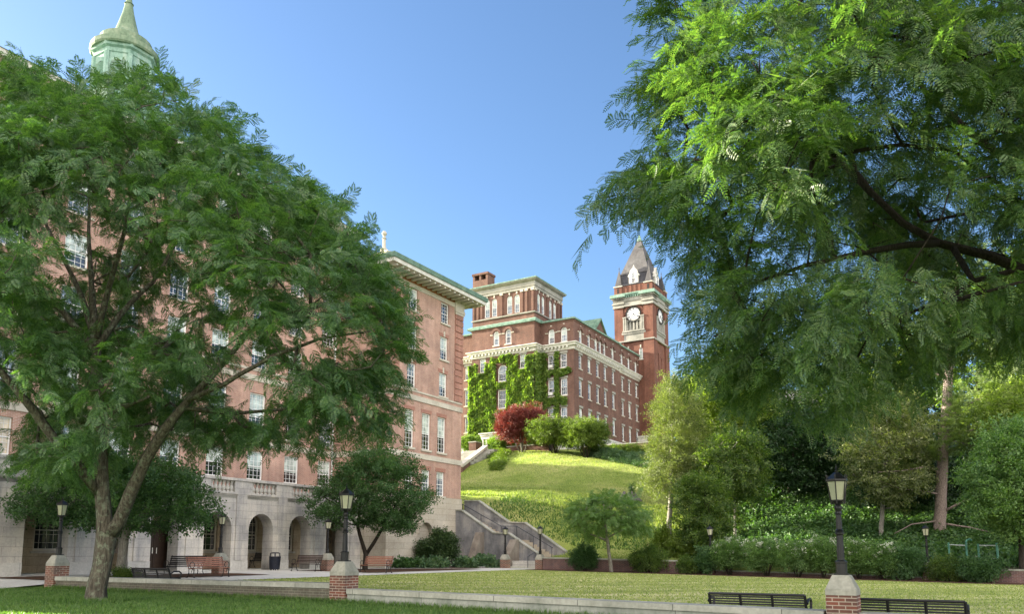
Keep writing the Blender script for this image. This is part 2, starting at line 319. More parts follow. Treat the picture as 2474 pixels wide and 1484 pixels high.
# ------------------------------------------------------------------ mesh helpers
class MB:
    def __init__(self): self.v = []; self.f = []; self.m = []
    def add(self, vs, fs, m=0):
        o = len(self.v); self.v.extend([tuple(p) for p in vs])
        self.f.extend([tuple(i + o for i in f) for f in fs]); self.m.extend([m] * len(fs))
    def poly(self, pts, m=0): self.add(pts, [tuple(range(len(pts)))], m)
    def box(self, x0, x1, y0, y1, z0, z1, m=0):
        self.add([(x0, y0, z0), (x1, y0, z0), (x1, y1, z0), (x0, y1, z0), (x0, y0, z1), (x1, y0, z1), (x1, y1, z1), (x0, y1, z1)],
                 [(0, 3, 2, 1), (4, 5, 6, 7), (0, 1, 5, 4), (1, 2, 6, 5), (2, 3, 7, 6), (3, 0, 4, 7)], m)
    def frust(self, x, y, z0, z1, a0, b0, a1, b1, m=0):
        self.add([(x - a0, y - b0, z0), (x + a0, y - b0, z0), (x + a0, y + b0, z0), (x - a0, y + b0, z0), (x - a1, y - b1, z1), (x + a1, y - b1, z1), (x + a1, y + b1, z1), (x - a1, y + b1, z1)],
                 [(0, 3, 2, 1), (4, 5, 6, 7), (0, 1, 5, 4), (1, 2, 6, 5), (2, 3, 7, 6), (3, 0, 4, 7)], m)
    def lathe(self, prof, n=12, c=(0, 0), m=0, ph=0.0):
        vs = []
        for r, z in prof:
            for k in range(n):
                a = ph + 2 * PI * k / n; vs.append((c[0] + r * math.cos(a), c[1] + r * math.sin(a), z))
        fs = []
        for i in range(len(prof) - 1):
            for k in range(n):
                fs.append((i * n + k, i * n + (k + 1) % n, (i + 1) * n + (k + 1) % n, (i + 1) * n + k))
        fs.append(tuple(range(n))[::-1]); fs.append(tuple(range((len(prof) - 1) * n, len(prof) * n)))
        self.add(vs, fs, m)
    def tube(self, pts, rad, n=6, m=0):
        pts = [Vector(p) for p in pts]
        if not isinstance(rad, (list, tuple)): rad = [rad] * len(pts)
        vs = []; prev = None
        for i, p in enumerate(pts):
            d = (pts[min(i + 1, len(pts) - 1)] - pts[max(i - 1, 0)]).normalized()
            if prev is None:
                a = d.orthogonal().normalized()
            else:
                a = (prev - d * prev.dot(d))
                a = a.normalized() if a.length > 1e-6 else d.orthogonal().normalized()
            prev = a; b = d.cross(a)
            for k in range(n):
                q = 2 * PI * k / n; vs.append(p + (a * math.cos(q) + b * math.sin(q)) * rad[i])
        fs = []
        for i in range(len(pts) - 1):
            for k in range(n):
                fs.append((i * n + k, i * n + (k + 1) % n, (i + 1) * n + (k + 1) % n, (i + 1) * n + k))
        fs.append(tuple(range(n))[::-1]); fs.append(tuple(range((len(pts) - 1) * n, len(pts) * n)))
        self.add(vs, fs, m)
    def wall(self, axis, p, a0, a1, z0, z1, ops=(), depth=.15, m=0, mr=None):
        mr = m if mr is None else mr
        def P(a, z, d=0): return (a, p + d, z) if axis == 's' else (p + d, a, z)
        A = sorted({a0, a1} | {min(max(o[k], a0), a1) for o in ops for k in (0, 1)})
        Z = sorted({z0, z1} | {min(max(o[k], z0), z1) for o in ops for k in (2, 3)})
        for i in range(len(A) - 1):
            for j in range(len(Z) - 1):
                ca = (A[i] + A[i + 1]) / 2; cz = (Z[j] + Z[j + 1]) / 2
                if any(o[0] < ca < o[1] and o[2] < cz < o[3] for o in ops): continue
                self.poly([P(A[i], Z[j]), P(A[i + 1], Z[j]), P(A[i + 1], Z[j + 1]), P(A[i], Z[j + 1])], m)
        for o in ops:
            b0, b1, y0, y1 = o[:4]; arch = len(o) > 4 and o[4]
            r = (b1 - b0) / 2; sp = y1 - r if arch else y1
            for q in (b0, b1): self.poly([P(q, y0), P(q, sp), P(q, sp, depth), P(q, y0, depth)], mr)
            self.poly([P(b0, y0), P(b1, y0), P(b1, y0, depth), P(b0, y0, depth)], mr)
            if not arch: self.poly([P(b0, y1), P(b1, y1), P(b1, y1, depth), P(b0, y1, depth)], mr)
            else:
                c = (b0 + b1) / 2; arc = [(c - r * math.cos(PI * k / 16), sp + r * math.sin(PI * k / 16)) for k in range(17)]
                for k in range(16):
                    self.poly([P(*arc[k]), P(*arc[k + 1]), P(*arc[k + 1], depth), P(*arc[k], depth)], mr)
                    cor = (b0, y1) if k < 8 else (b1, y1)
                    self.poly([P(*arc[k]), P(*arc[k + 1]), P(*cor)], m)
    def sweep(self, path, prof, m=0, cap=True):
        # path of (s,t), outward to the right of travel; prof = [(out, z)]
        n = len(path); rings = []
        for i in range(n):
            def rt(a, b):
                d = Vector((b[0] - a[0], b[1] - a[1])).normalized(); return Vector((d.y, -d.x))
            if i == 0: o = rt(path[0], path[1])
            elif i == n - 1: o = rt(path[-2], path[-1])
            else:
                a = rt(path[i - 1], path[i]); b = rt(path[i], path[i + 1]); o = (a + b); o = o / (1 + a.dot(b))
            rings.append([(path[i][0] + o.x * q, path[i][1] + o.y * q, z) for q, z in prof])
        k = len(prof); vs = [p for r in rings for p in r]; fs = []
        for i in range(n - 1):
            for j in range(k - 1):
                fs.append((i * k + j, (i + 1) * k + j, (i + 1) * k + j + 1, i * k + j + 1))
        if cap: fs.append(tuple(range(k))); fs.append(tuple(range((n - 1) * k, n * k))[::-1])
        self.add(vs, fs, m)
    def build(self, name, mats, parent=None, off=(0, 0, 0), loc=None, rot=0.0, smooth=False, bevel=0):
        me = bpy.data.meshes.new(name)
        me.from_pydata([(x - off[0], y - off[1], z - off[2]) for x, y, z in self.v], [], self.f)
        if not isinstance(mats, (list, tuple)): mats = [mats]
        for q in mats: me.materials.append(M[q])
        if len(mats) > 1: me.polygons.foreach_set('material_index', self.m)
        if smooth: me.polygons.foreach_set('use_smooth', [True] * len(me.polygons))
        me.update()
        return link(name, me, parent, loc, rot, bevel)
def link(name, me, parent=None, loc=None, rot=0.0, bevel=0):
    o = bpy.data.objects.new(name, me); COL.objects.link(o)
    if parent is not None: o.parent = parent
    if loc is not None: o.location = loc
    o.rotation_euler = (0, 0, rot)
    if bevel:
        b = o.modifiers.new('bevel', 'BEVEL'); b.width = bevel; b.segments = 2; b.limit_method = 'ANGLE'
    return o
def tag(o, label=None, cat=None, group=None, kind=None):
    if label: o['label'] = label
    if cat: o['category'] = cat
    if group: o['group'] = group
    if kind: o['kind'] = kind
    return o
def empty(name, loc, rot, label, cat, group=None):
    o = bpy.data.objects.new(name, None); COL.objects.link(o); o.location = loc; o.rotation_euler = (0, 0, rot)
    o.empty_display_size = .3
    return tag(o, label, cat, group)
def kids(o): return [c for c in COL.objects if c.parent == o]
def copy_tree(o, parent=None):
    c = o.copy(); COL.objects.link(c); c.parent = parent
    for ch in kids(o): copy_tree(ch, c)
    return c
def np_mesh(name, verts, quads, mat):
    me = bpy.data.meshes.new(name); nv = len(verts); k = quads.shape[1]; nf = len(quads)
    me.vertices.add(nv); me.vertices.foreach_set('co', np.ascontiguousarray(verts, np.float32).ravel())
    me.loops.add(nf * k); me.loops.foreach_set('vertex_index', np.ascontiguousarray(quads, np.int32).ravel())
    me.polygons.add(nf); me.polygons.foreach_set('loop_start', np.arange(0, nf * k, k, dtype=np.int32))
    me.polygons.foreach_set('loop_total', np.full(nf, k, np.int32))
    me.materials.append(M[mat]); me.update(calc_edges=True); return me

# ------------------------------------------------------------------ foliage
KITE = np.array([(0, 0, 0), (.45, .5, .06), (1, 0, -.05), (.45, -.5, .06)], float)
def rotz(a): c, s = math.cos(a), math.sin(a); return np.array([(c, -s, 0), (s, c, 0), (0, 0, 1)])
def roty(a): c, s = math.cos(a), math.sin(a); return np.array([(c, 0, s), (0, 1, 0), (-s, 0, c)])
def rotx(a): c, s = math.cos(a), math.sin(a); return np.array([(1, 0, 0), (0, c, -s), (0, s, c)])
def t_frond(L, pairs, ll, lw, droop=.5):
    out = []
    for i in range(pairs):
        f = (i + .7) / pairs; x = L * f; z = -droop * L * f * f * .6
        for sd in (1, -1):
            sc = .75 + .5 * math.sin(PI * min(1, f * .9 + .1))
            out.append((KITE * (ll * sc, lw, lw)) @ rotx(.25 * sd).T @ rotz(sd * 1.05).T + (x, 0, z))
    out.append((KITE * (ll, lw, lw)) + (L, 0, -droop * L * .6))
    return np.concatenate(out)
def t_locust(rng, L=.7, nf=11, fl=.25, pairs=6, ll=.082, lw=.034):
    out = []
    for i in range(nf):
        f = (i + .5) / nf; sd = 1 if i % 2 else -1
        fr = t_frond(fl * rng.uniform(.7, 1.15), pairs, ll, lw, rng.uniform(.3, .9))
        R = rotz(sd * rng.uniform(.5, 1.25)) @ roty(rng.uniform(-.25, .5)) @ rotx(rng.uniform(-.5, .5))
        out.append(fr @ R.T + (L * f, 0, -.22 * L * f * f))
    out.append(KITE * (L, .02, .02)); out.append(KITE * (L, .02, .02) @ rotx(1.5).T)
    fr = t_frond(fl, pairs, ll, lw, .8); out.append(fr @ roty(.4).T + (L, 0, -.22 * L))
    return np.concatenate(out)
def t_broad(rng, L=.5, n=26, ll=.12, lw=.075, spread=.28, flat=.6):
    out = []
    for i in range(n):
        f = rng.uniform(.05, 1); p = rng.normal(0, spread * .5, 3) * (1, 1, flat)
        R = rotz(rng.uniform(-PI, PI)) @ roty(rng.uniform(-.3, .9)) @ rotx(rng.uniform(-.6, .6))
        out.append((KITE * (ll * rng.uniform(.7, 1.25), lw * rng.uniform(.8, 1.2), lw)) @ R.T + (L * f + p[0], p[1], p[2]))
    return np.concatenate(out)
def t_needle(rng, L=.6, tufts=7, n=16, ll=.2, lw=.022):
    out = []
    for k in range(tufts):
        c = np.array((L * (k + .5) / tufts, rng.normal(0, .12), rng.normal(0, .05)))
        for i in range(n):
            R = rotz(rng.uniform(-1.9, 1.9)) @ roty(rng.uniform(-1.0, .35))
            out.append((KITE * (ll * rng.uniform(.7, 1.1), lw, lw)) @ R.T + c)
    return np.concatenate(out)
def inst(temps, pos, dirs, scale, rng, roll=.45):
    """one array of quads: template k copied to every position, x axis along dirs"""
    pos = np.asarray(pos, float); d = np.asarray(dirs, float); d = d / np.linalg.norm(d, axis=1, keepdims=True)
    up = np.array((0, 0, 1.0)) + rng.normal(0, roll, d.shape)
    y = np.cross(up, d); y /= np.linalg.norm(y, axis=1, keepdims=True) + 1e-9
    z = np.cross(d, y); Rm = np.stack([d, y, z], axis=2) * np.asarray(scale, float)[:, None, None]
    pick = rng.integers(0, len(temps), len(pos)); out = []
    for k, T in enumerate(temps):
        q = pick == k
        if q.any(): out.append((np.einsum('nij,mj->nmi', Rm[q], T) + pos[q][:, None]).reshape(-1, 3))
    return np.concatenate(out)
def leaves_obj(name, verts, mat, parent, origin):
    verts = verts - np.array(origin); q = np.arange(len(verts), dtype=np.int32).reshape(-1, 4)
    return link(name, np_mesh(name, verts, q, mat), parent)
def seg_d(p, poly):
    poly = np.asarray(poly, float); a = poly; b = np.roll(poly, -1, axis=0)
    ins = np.zeros(len(p), bool); dm = np.full(len(p), 1e9)
    for i in range(len(a)):
        ab = b[i] - a[i]; ap = p - a[i]; t = np.clip((ap @ ab) / (ab @ ab + 1e-9), 0, 1)
        dm = np.minimum(dm, np.linalg.norm(ap - t[:, None] * ab, axis=1))
        c = ((a[i, 1] > p[:, 1]) != (b[i, 1] > p[:, 1]))
        x = a[i, 0] + (p[:, 1] - a[i, 1]) * (b[i, 0] - a[i, 0]) / (b[i, 1] - a[i, 1] + 1e-12)
        ins ^= c & (p[:, 0] < x)
    return ins, dm
def crown_pts(outline, Y0, half, n, rng, holes=(), dmax=None, shell=.5, gap=0, gapy=-9e9, gth=-.42, front=()):
    o = np.asarray(outline, float); lo = o.min(0); hi = o.max(0); out = []
    dmax = dmax or .3 * min(hi - lo)
    while len(out) < n:
        p = rng.uniform(lo, hi, (n * 3, 2)); ins, d = seg_d(p, o)
        for hx, hy, rx, ry in holes: ins &= ((p[:, 0] - hx) / rx) ** 2 + ((p[:, 1] - hy) / ry) ** 2 > 1
        if gap: ins &= (p[:, 1] < gapy) | (np.sin(p[:, 0] / gap + 2.1 * np.sin(p[:, 1] / gap * .8)) * np.sin(p[:, 1] / gap * 1.25 + 1.7 * np.sin(p[:, 0] / gap * .7)) > gth) | (d < 25)
        p = p[ins]; d = d[ins]
        th = half * np.sqrt(1 - (1 - np.minimum(d / dmax, 1)) ** 2)
        u = rng.uniform(-1, 1, len(p)); u = np.sign(u) * np.abs(u) ** shell
        for fx, fy, rx, ry in front: u = np.where(((p[:, 0] - fx) / rx) ** 2 + ((p[:, 1] - fy) / ry) ** 2 < 1, .25 + .75 * np.abs(u), u)
        for (x, y), yy in zip(p, Y0 + u * th): out.append(atY(x, y, yy))
    return out[:n]
class Wood:
    def __init__(self): self.p = []; self.par = []; self.fix = []; self.paths = []
    def limb(self, pts, start=None):
        ids = []; par = -1 if start is None else start
        # resample
        P = [Vector(q[0]) for q in pts]; Rr = [q[1] for q in pts]
        for i in range(len(P)):
            if i:
                m = max(1, int((P[i] - P[i - 1]).length / .5))
                for k in range(1, m + 1):
                    f = k / m; a = P[i - 1].lerp(P[i], f); wob = .0 if k == m else .03
                    self.p.append(a + Vector((random.uniform(-1, 1), random.uniform(-1, 1), 0)) * wob); self.par.append(par)
                    self.fix.append(Rr[i - 1] + (Rr[i] - Rr[i - 1]) * f); par = len(self.p) - 1; ids.append(par)
            else:
                self.p.append(P[0]); self.par.append(par); self.fix.append(Rr[0]); par = len(self.p) - 1; ids.append(par)
        self.paths.append(ids); return ids
    def near(self, q):
        a = np.array(self.p); return int(np.argmin(np.linalg.norm(a - np.array(q), axis=1)))
    def grow(self, targets, rng, minz=None, sag=.12, seg=.7, cone=.35):
        base = np.array(self.p); T = np.array(targets)
        d = np.min(np.linalg.norm(T[:, None] - base[None], axis=2), axis=1) if len(T) * len(base) < 4e6 else np.linalg.norm(T - base.mean(0), axis=1)
        tips = []
        for i in np.argsort(d):
            q = T[i]; A = np.array(self.p); v = q - A; L = np.linalg.norm(v, axis=1)
            cost = L + np.maximum(0, A[:, 2] - q[2]) * cone * 2
            if minz is not None: cost = cost + np.where(A[:, 2] < minz, 50, 0)
            j = int(np.argmin(cost)); a = A[j]; Ln = max(L[j], .05); m = max(1, int(Ln / seg)); par = j; ids = [j]
            side = rng.normal(0, 1, 3) * .10 * Ln
            for k in range(1, m + 1):
                f = k / m; p = a + (q - a) * f + (side + np.array((0, 0, sag * Ln))) * math.sin(PI * f)
                self.p.append(Vector(p)); self.par.append(par); self.fix.append(0); par = len(self.p) - 1; ids.append(par)
            self.paths.append(ids); tips.append((Vector(q), Vector(q - a).normalized(), par))
        return tips
    def mesh(self, r0=.012, power=.5, nb=5, nt=12, flare=0):
        n = len(self.p); cnt = np.zeros(n)
        for i in range(n - 1, -1, -1):
            if cnt[i] == 0: cnt[i] = 1
            if self.par[i] >= 0 and self.par[i] != i: cnt[self.par[i]] += cnt[i] if self.fix[i] == 0 else 0
        rad = [self.fix[i] if self.fix[i] else max(.006, min(r0 * cnt[i] ** power, .09)) for i in range(n)]
        mb = MB()
        for ids in self.paths:
            pts = [self.p[i] for i in ids]; rr = [rad[i] for i in ids]
            if len(pts) < 2: continue
            if self.fix[ids[-1]] == 0: rr[0] = min(rr[0], rr[1] * 1.25)
            mb.tube(pts, rr, nt if self.fix[ids[-1]] > .05 else nb)
        return mb
def tree(name, label, cat, base, limbs, outline, Y0, half, ntar, spt, temps, leaf, bark, seed, holes=(), group=None,
         minz=None, scale=(.8, 1.2), droop=.25, r0=.012, spread=.35, dmax=None, shell=.5, lift=0.1, extra=None, seg=.7, roll=.45, gap=0, gapy=-9e9, gth=-.42, front=()):
    rng = np.random.default_rng(seed); random.seed(seed)
    root = empty(name, base, 0, label, cat, group); w = Wood()
    for k, L in enumerate(limbs):
        pts = [(q[0], q[1]) for q in L]
        w.limb(pts, None if k == 0 else w.near(pts[0][0]))
    tg = crown_pts(outline, Y0, half, ntar, rng, holes, dmax, shell, gap, gapy, gth, front)
    if extra: tg += extra
    tips = w.grow(tg, rng, minz, seg=seg)
    off = tuple(base)
    w.mesh(r0).build('trunk', bark, root, off, smooth=True)
    P = []; D = []
    cen = np.mean([np.array(t[0]) for t in tips], axis=0)
    for q, d, i in tips:
        for _ in range(spt):
            P.append(np.array(q) + rng.normal(0, spread, 3) * (1, 1, .6))
            o = np.array(q) - cen; o /= np.linalg.norm(o) + 1e-6
            dd = np.array(d) * .5 + o * .35 + rng.normal(0, .55, 3) * (1, 1, .5); dd[2] += lift - droop; D.append(dd)
    vv = inst(temps, P, D, rng.uniform(scale[0], scale[1], len(P)), rng, roll)
    leaves_obj('crown', vv, leaf, root, off)
    return root
def mound(name, label, cat, c, r, n, temps, leaf, seed, group=None, lumps=9, stems=5, flowers=0, squash=1.0, scale=(.8, 1.2), bark='bark_dark', inner=.55, clear=.12):
    """a shrub: several overlapping leafy lobes on thin stems; c base point, r (rx, ry, height)"""
    rng = np.random.default_rng(seed); root = empty(name, c, 0, label, cat, group)
    rx, ry, h = r; C = []; n = int(n * 1.6)
    for k in range(lumps):
        a = rng.uniform(0, 2 * PI); q = rng.uniform(.15, .74)
        C.append((rx * q * math.cos(a), ry * q * math.sin(a), h * (.38 + clear + rng.uniform(0, 1) * max(.05, .42 - clear - .25 * q)), rng.uniform(.3, .5)))
    P = []; D = []
    for i in range(n):
        k = C[rng.integers(0, len(C))]; d = rng.normal(0, 1, 3); d /= np.linalg.norm(d); f = rng.uniform(inner, 1) if rng.random() < .82 else rng.uniform(1, 1.28)
        p = np.array((k[0] + d[0] * rx * k[3] * f, k[1] + d[1] * ry * k[3] * f, k[2] + d[2] * h * k[3] * f * .85))
        if p[2] < clear * h: continue
        P.append(p); D.append(d + np.array((0, 0, .25)) + rng.normal(0, .35, 3))
    vv = inst(temps, P, D, rng.uniform(scale[0], scale[1], len(P)), rng, .7)
    mb = MB()
    for k in range(stems):
        q = C[k % len(C)]; mb.tube([(q[0] * .12, q[1] * .12, -.08), (q[0] * .5, q[1] * .5, q[2] * .5), (q[0], q[1], q[2])], [.03 * h ** .5, .022 * h ** .5, .01], 5)
    mb.build('stem', bark, root, smooth=True)
    leaves_obj('foliage', vv, leaf, root, (0, 0, 0))
    if flowers:
        P = []; D = []
        for i in range(flowers):
            k = C[rng.integers(0, len(C))]; d = rng.normal(0, 1, 3); d[2] = abs(d[2]); d /= np.linalg.norm(d)
            P.append((k[0] + d[0] * rx * k[3] * 1.2, k[1] + d[1] * ry * k[3] * 1.2, k[2] + d[2] * h * k[3] * 1.08)); D.append((rng.normal(0, .3), rng.normal(0, .3), 1))
        vv = inst([t_broad(np.random.default_rng(5), .15, 26, .085, .08, .15, 1)], P, D, rng.uniform(.7, 1.2, len(P)), rng)
        leaves_obj('blossom', vv, 'flower', root, (0, 0, 0))
    return root
_r = np.random.default_rng(3)
LOC = [t_locust(_r) for _ in range(6)]
LOCN = [t_locust(_r, .6, 10, .22, 7, .058, .023) for _ in range(6)]
BRD = [t_broad(_r, .5, 30, .15, .10) for _ in range(6)]
BRDS = [t_broad(_r, .3, 34, .095, .065, .24) for _ in range(5)]
BRDB = [t_broad(_r, .7, 22, .24, .17, .4, .5) for _ in range(5)]
NDL = [t_needle(_r) for _ in range(5)]
SPR = [t_broad(_r, .55, 44, .095, .042, .22, .5) for _ in range(5)]

# ================================================================== SETTING
def axis_pts(*segs):
    out = []
    for a, b, st in segs: out += list(np.arange(a, b - 1e-6, st))
    return np.array(sorted(set(np.round(out, 4))))
sa = axis_pts((-600, -60, 90), (-60, 0, 10), (0, 15, 1), (15, 16.5, .25), (16.5, 47, 2), (47, 48, .125), (48, 90, .6), (90, 130, 4), (130, 300, 20), (300, 1600, 200))
ta = axis_pts((-900, -120, 120), (-120, -30, 10), (-30, 14.3, .7375), (14.3, 31, .8350), (31, 60, .8), (60, 120, 6), (120, 900, 120))
SS, TT = np.meshgrid(sa, ta, indexing='ij')
ZZ = ground(SS, TT)
XYZ = np.stack([SS * U[0] + TT * V[0], SS * U[1] + TT * V[1], ZZ], -1).reshape(-1, 3)
nT = len(ta); ii, jj = np.meshgrid(np.arange(len(sa) - 1), np.arange(nT - 1), indexing='ij')
qd = np.stack([ii * nT + jj, (ii + 1) * nT + jj, (ii + 1) * nT + jj + 1, ii * nT + jj + 1], -1).reshape(-1, 4)
me = np_mesh('ground', XYZ, qd, 'grass')
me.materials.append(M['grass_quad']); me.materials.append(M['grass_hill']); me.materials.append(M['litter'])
sc_ = (sa[ii] + sa[ii + 1]).ravel() / 2
tc_ = (ta[jj] + ta[jj + 1]).ravel() / 2
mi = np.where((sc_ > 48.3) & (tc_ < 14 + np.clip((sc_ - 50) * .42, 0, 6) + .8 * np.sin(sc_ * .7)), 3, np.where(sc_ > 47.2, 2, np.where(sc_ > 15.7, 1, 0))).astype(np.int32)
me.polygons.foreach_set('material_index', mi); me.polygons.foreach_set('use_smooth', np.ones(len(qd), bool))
tag(link('ground', me), 'grassy ground of the quadrangle and hillside', None, None, 'structure')

def sheet(name, poly, dz, mat, label, step=.8, curbs=False):
    """a flat patch laid just above the ground, poly in (s,t), cut into a fine grid so it follows the ground"""
    mb = MB(); ts = [p[1] for p in poly]; T0, T1 = min(ts), max(ts)
    cuts = sorted({T0, T1} | {p[1] for p in poly} | ({31.0} if T0 < 31 < T1 else set()) | ({14.3} if T0 < 14.3 < T1 else set()))
    def span(t):
        xs = []
        for i in range(len(poly)):
            a, b = poly[i], poly[(i + 1) % len(poly)]
            if a[1] == b[1]: continue
            if min(a[1], b[1]) - 1e-9 <= t <= max(a[1], b[1]) + 1e-9: xs.append(a[0] + (t - a[1]) * (b[0] - a[0]) / (b[1] - a[1]))
        return min(xs), max(xs)
    for k in range(len(cuts) - 1):
        a, b = cuts[k], cuts[k + 1]; e = 1e-6
        l0, r0 = span(a + e); l1, r1 = span(b - e)
        n = max(1, int(max(r0 - l0, r1 - l1) / 2)); m = max(1, int((b - a) / step))
        for j in range(m):
            for i in range(n):
                q = []
                for f, g in ((i, j), (i + 1, j), (i + 1, j + 1), (i, j + 1)):
                    t = a + (b - a) * g / m; l = l0 + (l1 - l0) * g / m; r = r0 + (r1 - r0) * g / m; s = l + (r - l) * f / n
                    q.append(W(s, t, gz(s, t) + dz))
                mb.poly(q)
    return tag(mb.build(name, mat), label, None, None, 'structure')
sheet('path', [(16.2, 25.7), (46.9, 25.7), (46.9, 28.9), (44.5, 30.5), (43.5, 36.9), (16.2, 36.9)], .014, 'path', 'pale concrete walk in front of the arcade')
sheet('path', [(8, 27.9), (16.2, 27.9), (16.2, 36.9), (8, 36.9)], .014, 'path', 'pale concrete walk left of the leftmost lamp pier')
sheet('mulch_bed', [(19.6, 28.8), (26.6, 28.8), (26.6, 32.4), (19.6, 32.4)], .03, 'mulch', 'brown mulch bed under the round tree by the arcade')
sheet('mulch_bed', [(16.6, 29.8), (19.0, 29.8), (19.0, 34.2), (16.6, 34.2)], .03, 'mulch', 'brown mulch bed at the left end of the walk')
sheet('mulch_bed', [(32.2, 27.6), (43.0, 27.6), (43.0, 29.2), (37.5, 33.0), (32.2, 33.0)], .03, 'mulch', 'brown mulch bed behind the bench and fork-trunk tree')
sheet('mulch_bed', [(44.2, 29.0), (47.0, 29.0), (49.2, 29.5), (49.2, 33.8), (41.4, 33.8)], .03, 'mulch', 'brown mulch bed under the wing wall')
sheet('mulch_bed', [(44.4, -14), (46.95, -14), (46.95, 25.6), (45.0, 25.6)], .018, 'mulch', 'long brown mulch strip along the far brick wall')

# ------------------------------------------------------------------ low walls round the quad
def strip_wall(name, label, s0, s1, t0, t1, ztop0, ztop1, body, cop, ch=.12, over=.04, group=None, seg=None):
    root = empty(name, W((s0 + s1) / 2, (t0 + t1) / 2, gz(s0 - .1, (t0 + t1) / 2)), YAW, label, 'low wall', group)
    off = ((s0 + s1) / 2, (t0 + t1) / 2, root.location.z)
    def pr(a0, a1, b0, b1, lo, hi0, hi1):
        mb = MB(); n = 12
        for k in range(n):
            f0 = k / n; f1 = (k + 1) / n; ta_, tb_ = b0 + (b1 - b0) * f0, b0 + (b1 - b0) * f1
            za, zb = hi0 + (hi1 - hi0) * f0, hi0 + (hi1 - hi0) * f1
            la = lo(ta_, za); lb = lo(tb_, zb)
            mb.poly([(a0, ta_, la), (a0, tb_, lb), (a0, tb_, zb), (a0, ta_, za)]); mb.poly([(a1, ta_, la), (a1, tb_, lb), (a1, tb_, zb), (a1, ta_, za)])
            mb.poly([(a0, ta_, za), (a0, tb_, zb), (a1, tb_, zb), (a1, ta_, za)]); mb.poly([(a0, ta_, la), (a0, tb_, lb), (a1, tb_, lb), (a1, ta_, la)])
            if k == 0: mb.poly([(a0, ta_, la), (a1, ta_, la), (a1, ta_, za), (a0, ta_, za)])
            if k == n - 1: mb.poly([(a0, tb_, lb), (a1, tb_, lb), (a1, tb_, zb), (a0, tb_, zb)])
        return mb
    pr(s0, s1, t0, t1, lambda t, z: min(gz(s0 - .3, t), gz(s1 + .3, t)) - .2, ztop0 - ch, ztop1 - ch).build('wall_body', body, root, off)
    pr(s0 - over, s1 + over, t0, t1, lambda t, z: z - ch, ztop0, ztop1).build('coping', cop, root, off)
    return root
strip_wall('low_wall', 'mossy concrete wall with grey coping running right from the near left lamp pier', 15.5, 15.95, 2.55, 14.0, -1.05, -.91, 'lowwall', 'coping')
strip_wall('low_wall', 'grey weathered brick wall with coping behind the big forked tree', 15.5, 15.95, 14.58, 27.0, -.78, -.79, 'brick_grey', 'coping', .13)
strip_wall('low_wall', 'low concrete wall under the black bench right of the near lamp pier', 15.5, 15.95, -9, 1.95, -1.2, -1.06, 'lowwall', 'coping')
strip_wall('garden_wall', 'long purple brick wall with grey coping behind the small leaning tree', 47.0, 47.35, 14.3, 25.3, -.47, -.28, 'brick_wall', 'coping', .09)
strip_wall('garden_wall', 'knee-high dark brick wall below the white hydrangeas', 47.0, 47.35, 2.8, 13.7, -1.22, -1.0, 'brick_wall', 'coping', .07)
strip_wall('garden_wall', 'brick wall with coping in front of the exercise bars', 47.0, 47.35, -14, 2.2, -1.0, -.75, 'brick_wall', 'coping', .09)
mb = MB(); mb.box(47.5, 51.9, 28.5, 28.62, -1.3, -.34); mb.box(51.85, 52.1, 25.5, 28.62, -1.3, -.1)
tag(mb.build('retaining_wall', 'step', None, (49.7, 27, -1.1), W(49.7, 27, -1.1), YAW), 'tan retaining wall beside the short steps between the lamp piers', 'wall')

# ------------------------------------------------------------------ lamp piers and lamps
def make_pier(loc, h, label, w=.26):
    p = empty('lamp_pier', loc, YAW, label, 'pier', 'brick piers carrying lamps')
    mb = MB(); mb.box(-w, w, -w, w, -.25, h - .36); mb.build('brick_shaft', 'brick_pier', p)
    mb = MB(); mb.box(-w - .005, w + .005, -w - .005, w + .005, h - .36, h - .26)
    mb.frust(0, 0, h - .26, h, w + .005, w + .005, .15, .15); mb.build('capstone', 'capstone', p, bevel=.008)
    return p
def make_lamp(loc, label):
    L = empty('street_lamp', loc, YAW, label, 'lamp', 'black lantern lamps round the quadrangle')
    mb = MB(); mb.box(-.115, .115, -.115, .115, 0, .03)
    mb.lathe([(.1, .03), (.1, .21), (.112, .22), (.112, .245), (.07, .27)], 8); mb.build('base', 'black', L)
    mb = MB(); prof = [(.062, .26), (.05, .72), (.076, .74), (.078, .77), (.06, .79), (.078, .81), (.05, .84), (.042, 1.1), (.062, 1.12), (.05, 1.16), (.066, 1.22), (.066, 1.25), (.045, 1.28), (.085, 1.33)]
    mb.lathe(prof, 14)
    for k in range(8):
        a = 2 * PI * k / 8; c, s_ = math.cos(a), math.sin(a)
        mb.tube([(.06 * c, .06 * s_, .27), (.05 * c, .05 * s_, .71)], .009, 4); mb.tube([(.049 * c, .049 * s_, .85), (.042 * c, .042 * s_, 1.1)], .008, 4)
    mb.build('shaft', 'black', L, smooth=False)
    mb = MB(); n = 6; mb.lathe([(.085, 1.33), (.125, 1.36), (.125, 1.375)], n)
    for k in range(n):
        a = 2 * PI * k / n; c, s_ = math.cos(a), math.sin(a)
        mb.tube([(.126 * c, .126 * s_, 1.30), (.19 * c, .19 * s_, 1.84)], .011, 5)
    mb.lathe([(.19, 1.71), (.205, 1.72), (.205, 1.755), (.19, 1.76)], n)
    lt = mb.build('lantern', 'black', L)
    mb = MB()
    for k in range(n):
        a, b = 2 * PI * k / n, 2 * PI * (k + 1) / n
        mb.poly([(.116 * math.cos(a), .116 * math.sin(a), 1.376), (.116 * math.cos(b), .116 * math.sin(b), 1.376), (.178 * math.cos(b), .178 * math.sin(b), 1.71), (.178 * math.cos(a), .178 * math.sin(a), 1.71)])
    mb.build('pane', 'milk', lt)
    mb = MB(); mb.lathe([(.205, 1.756), (.07, 1.87), (.03, 1.89), (.035, 1.91), (.015, 1.93), (.022, 1.95), (.008, 1.97), (.002, 2.05)], n); mb.build('roof', 'black', L)
    return L
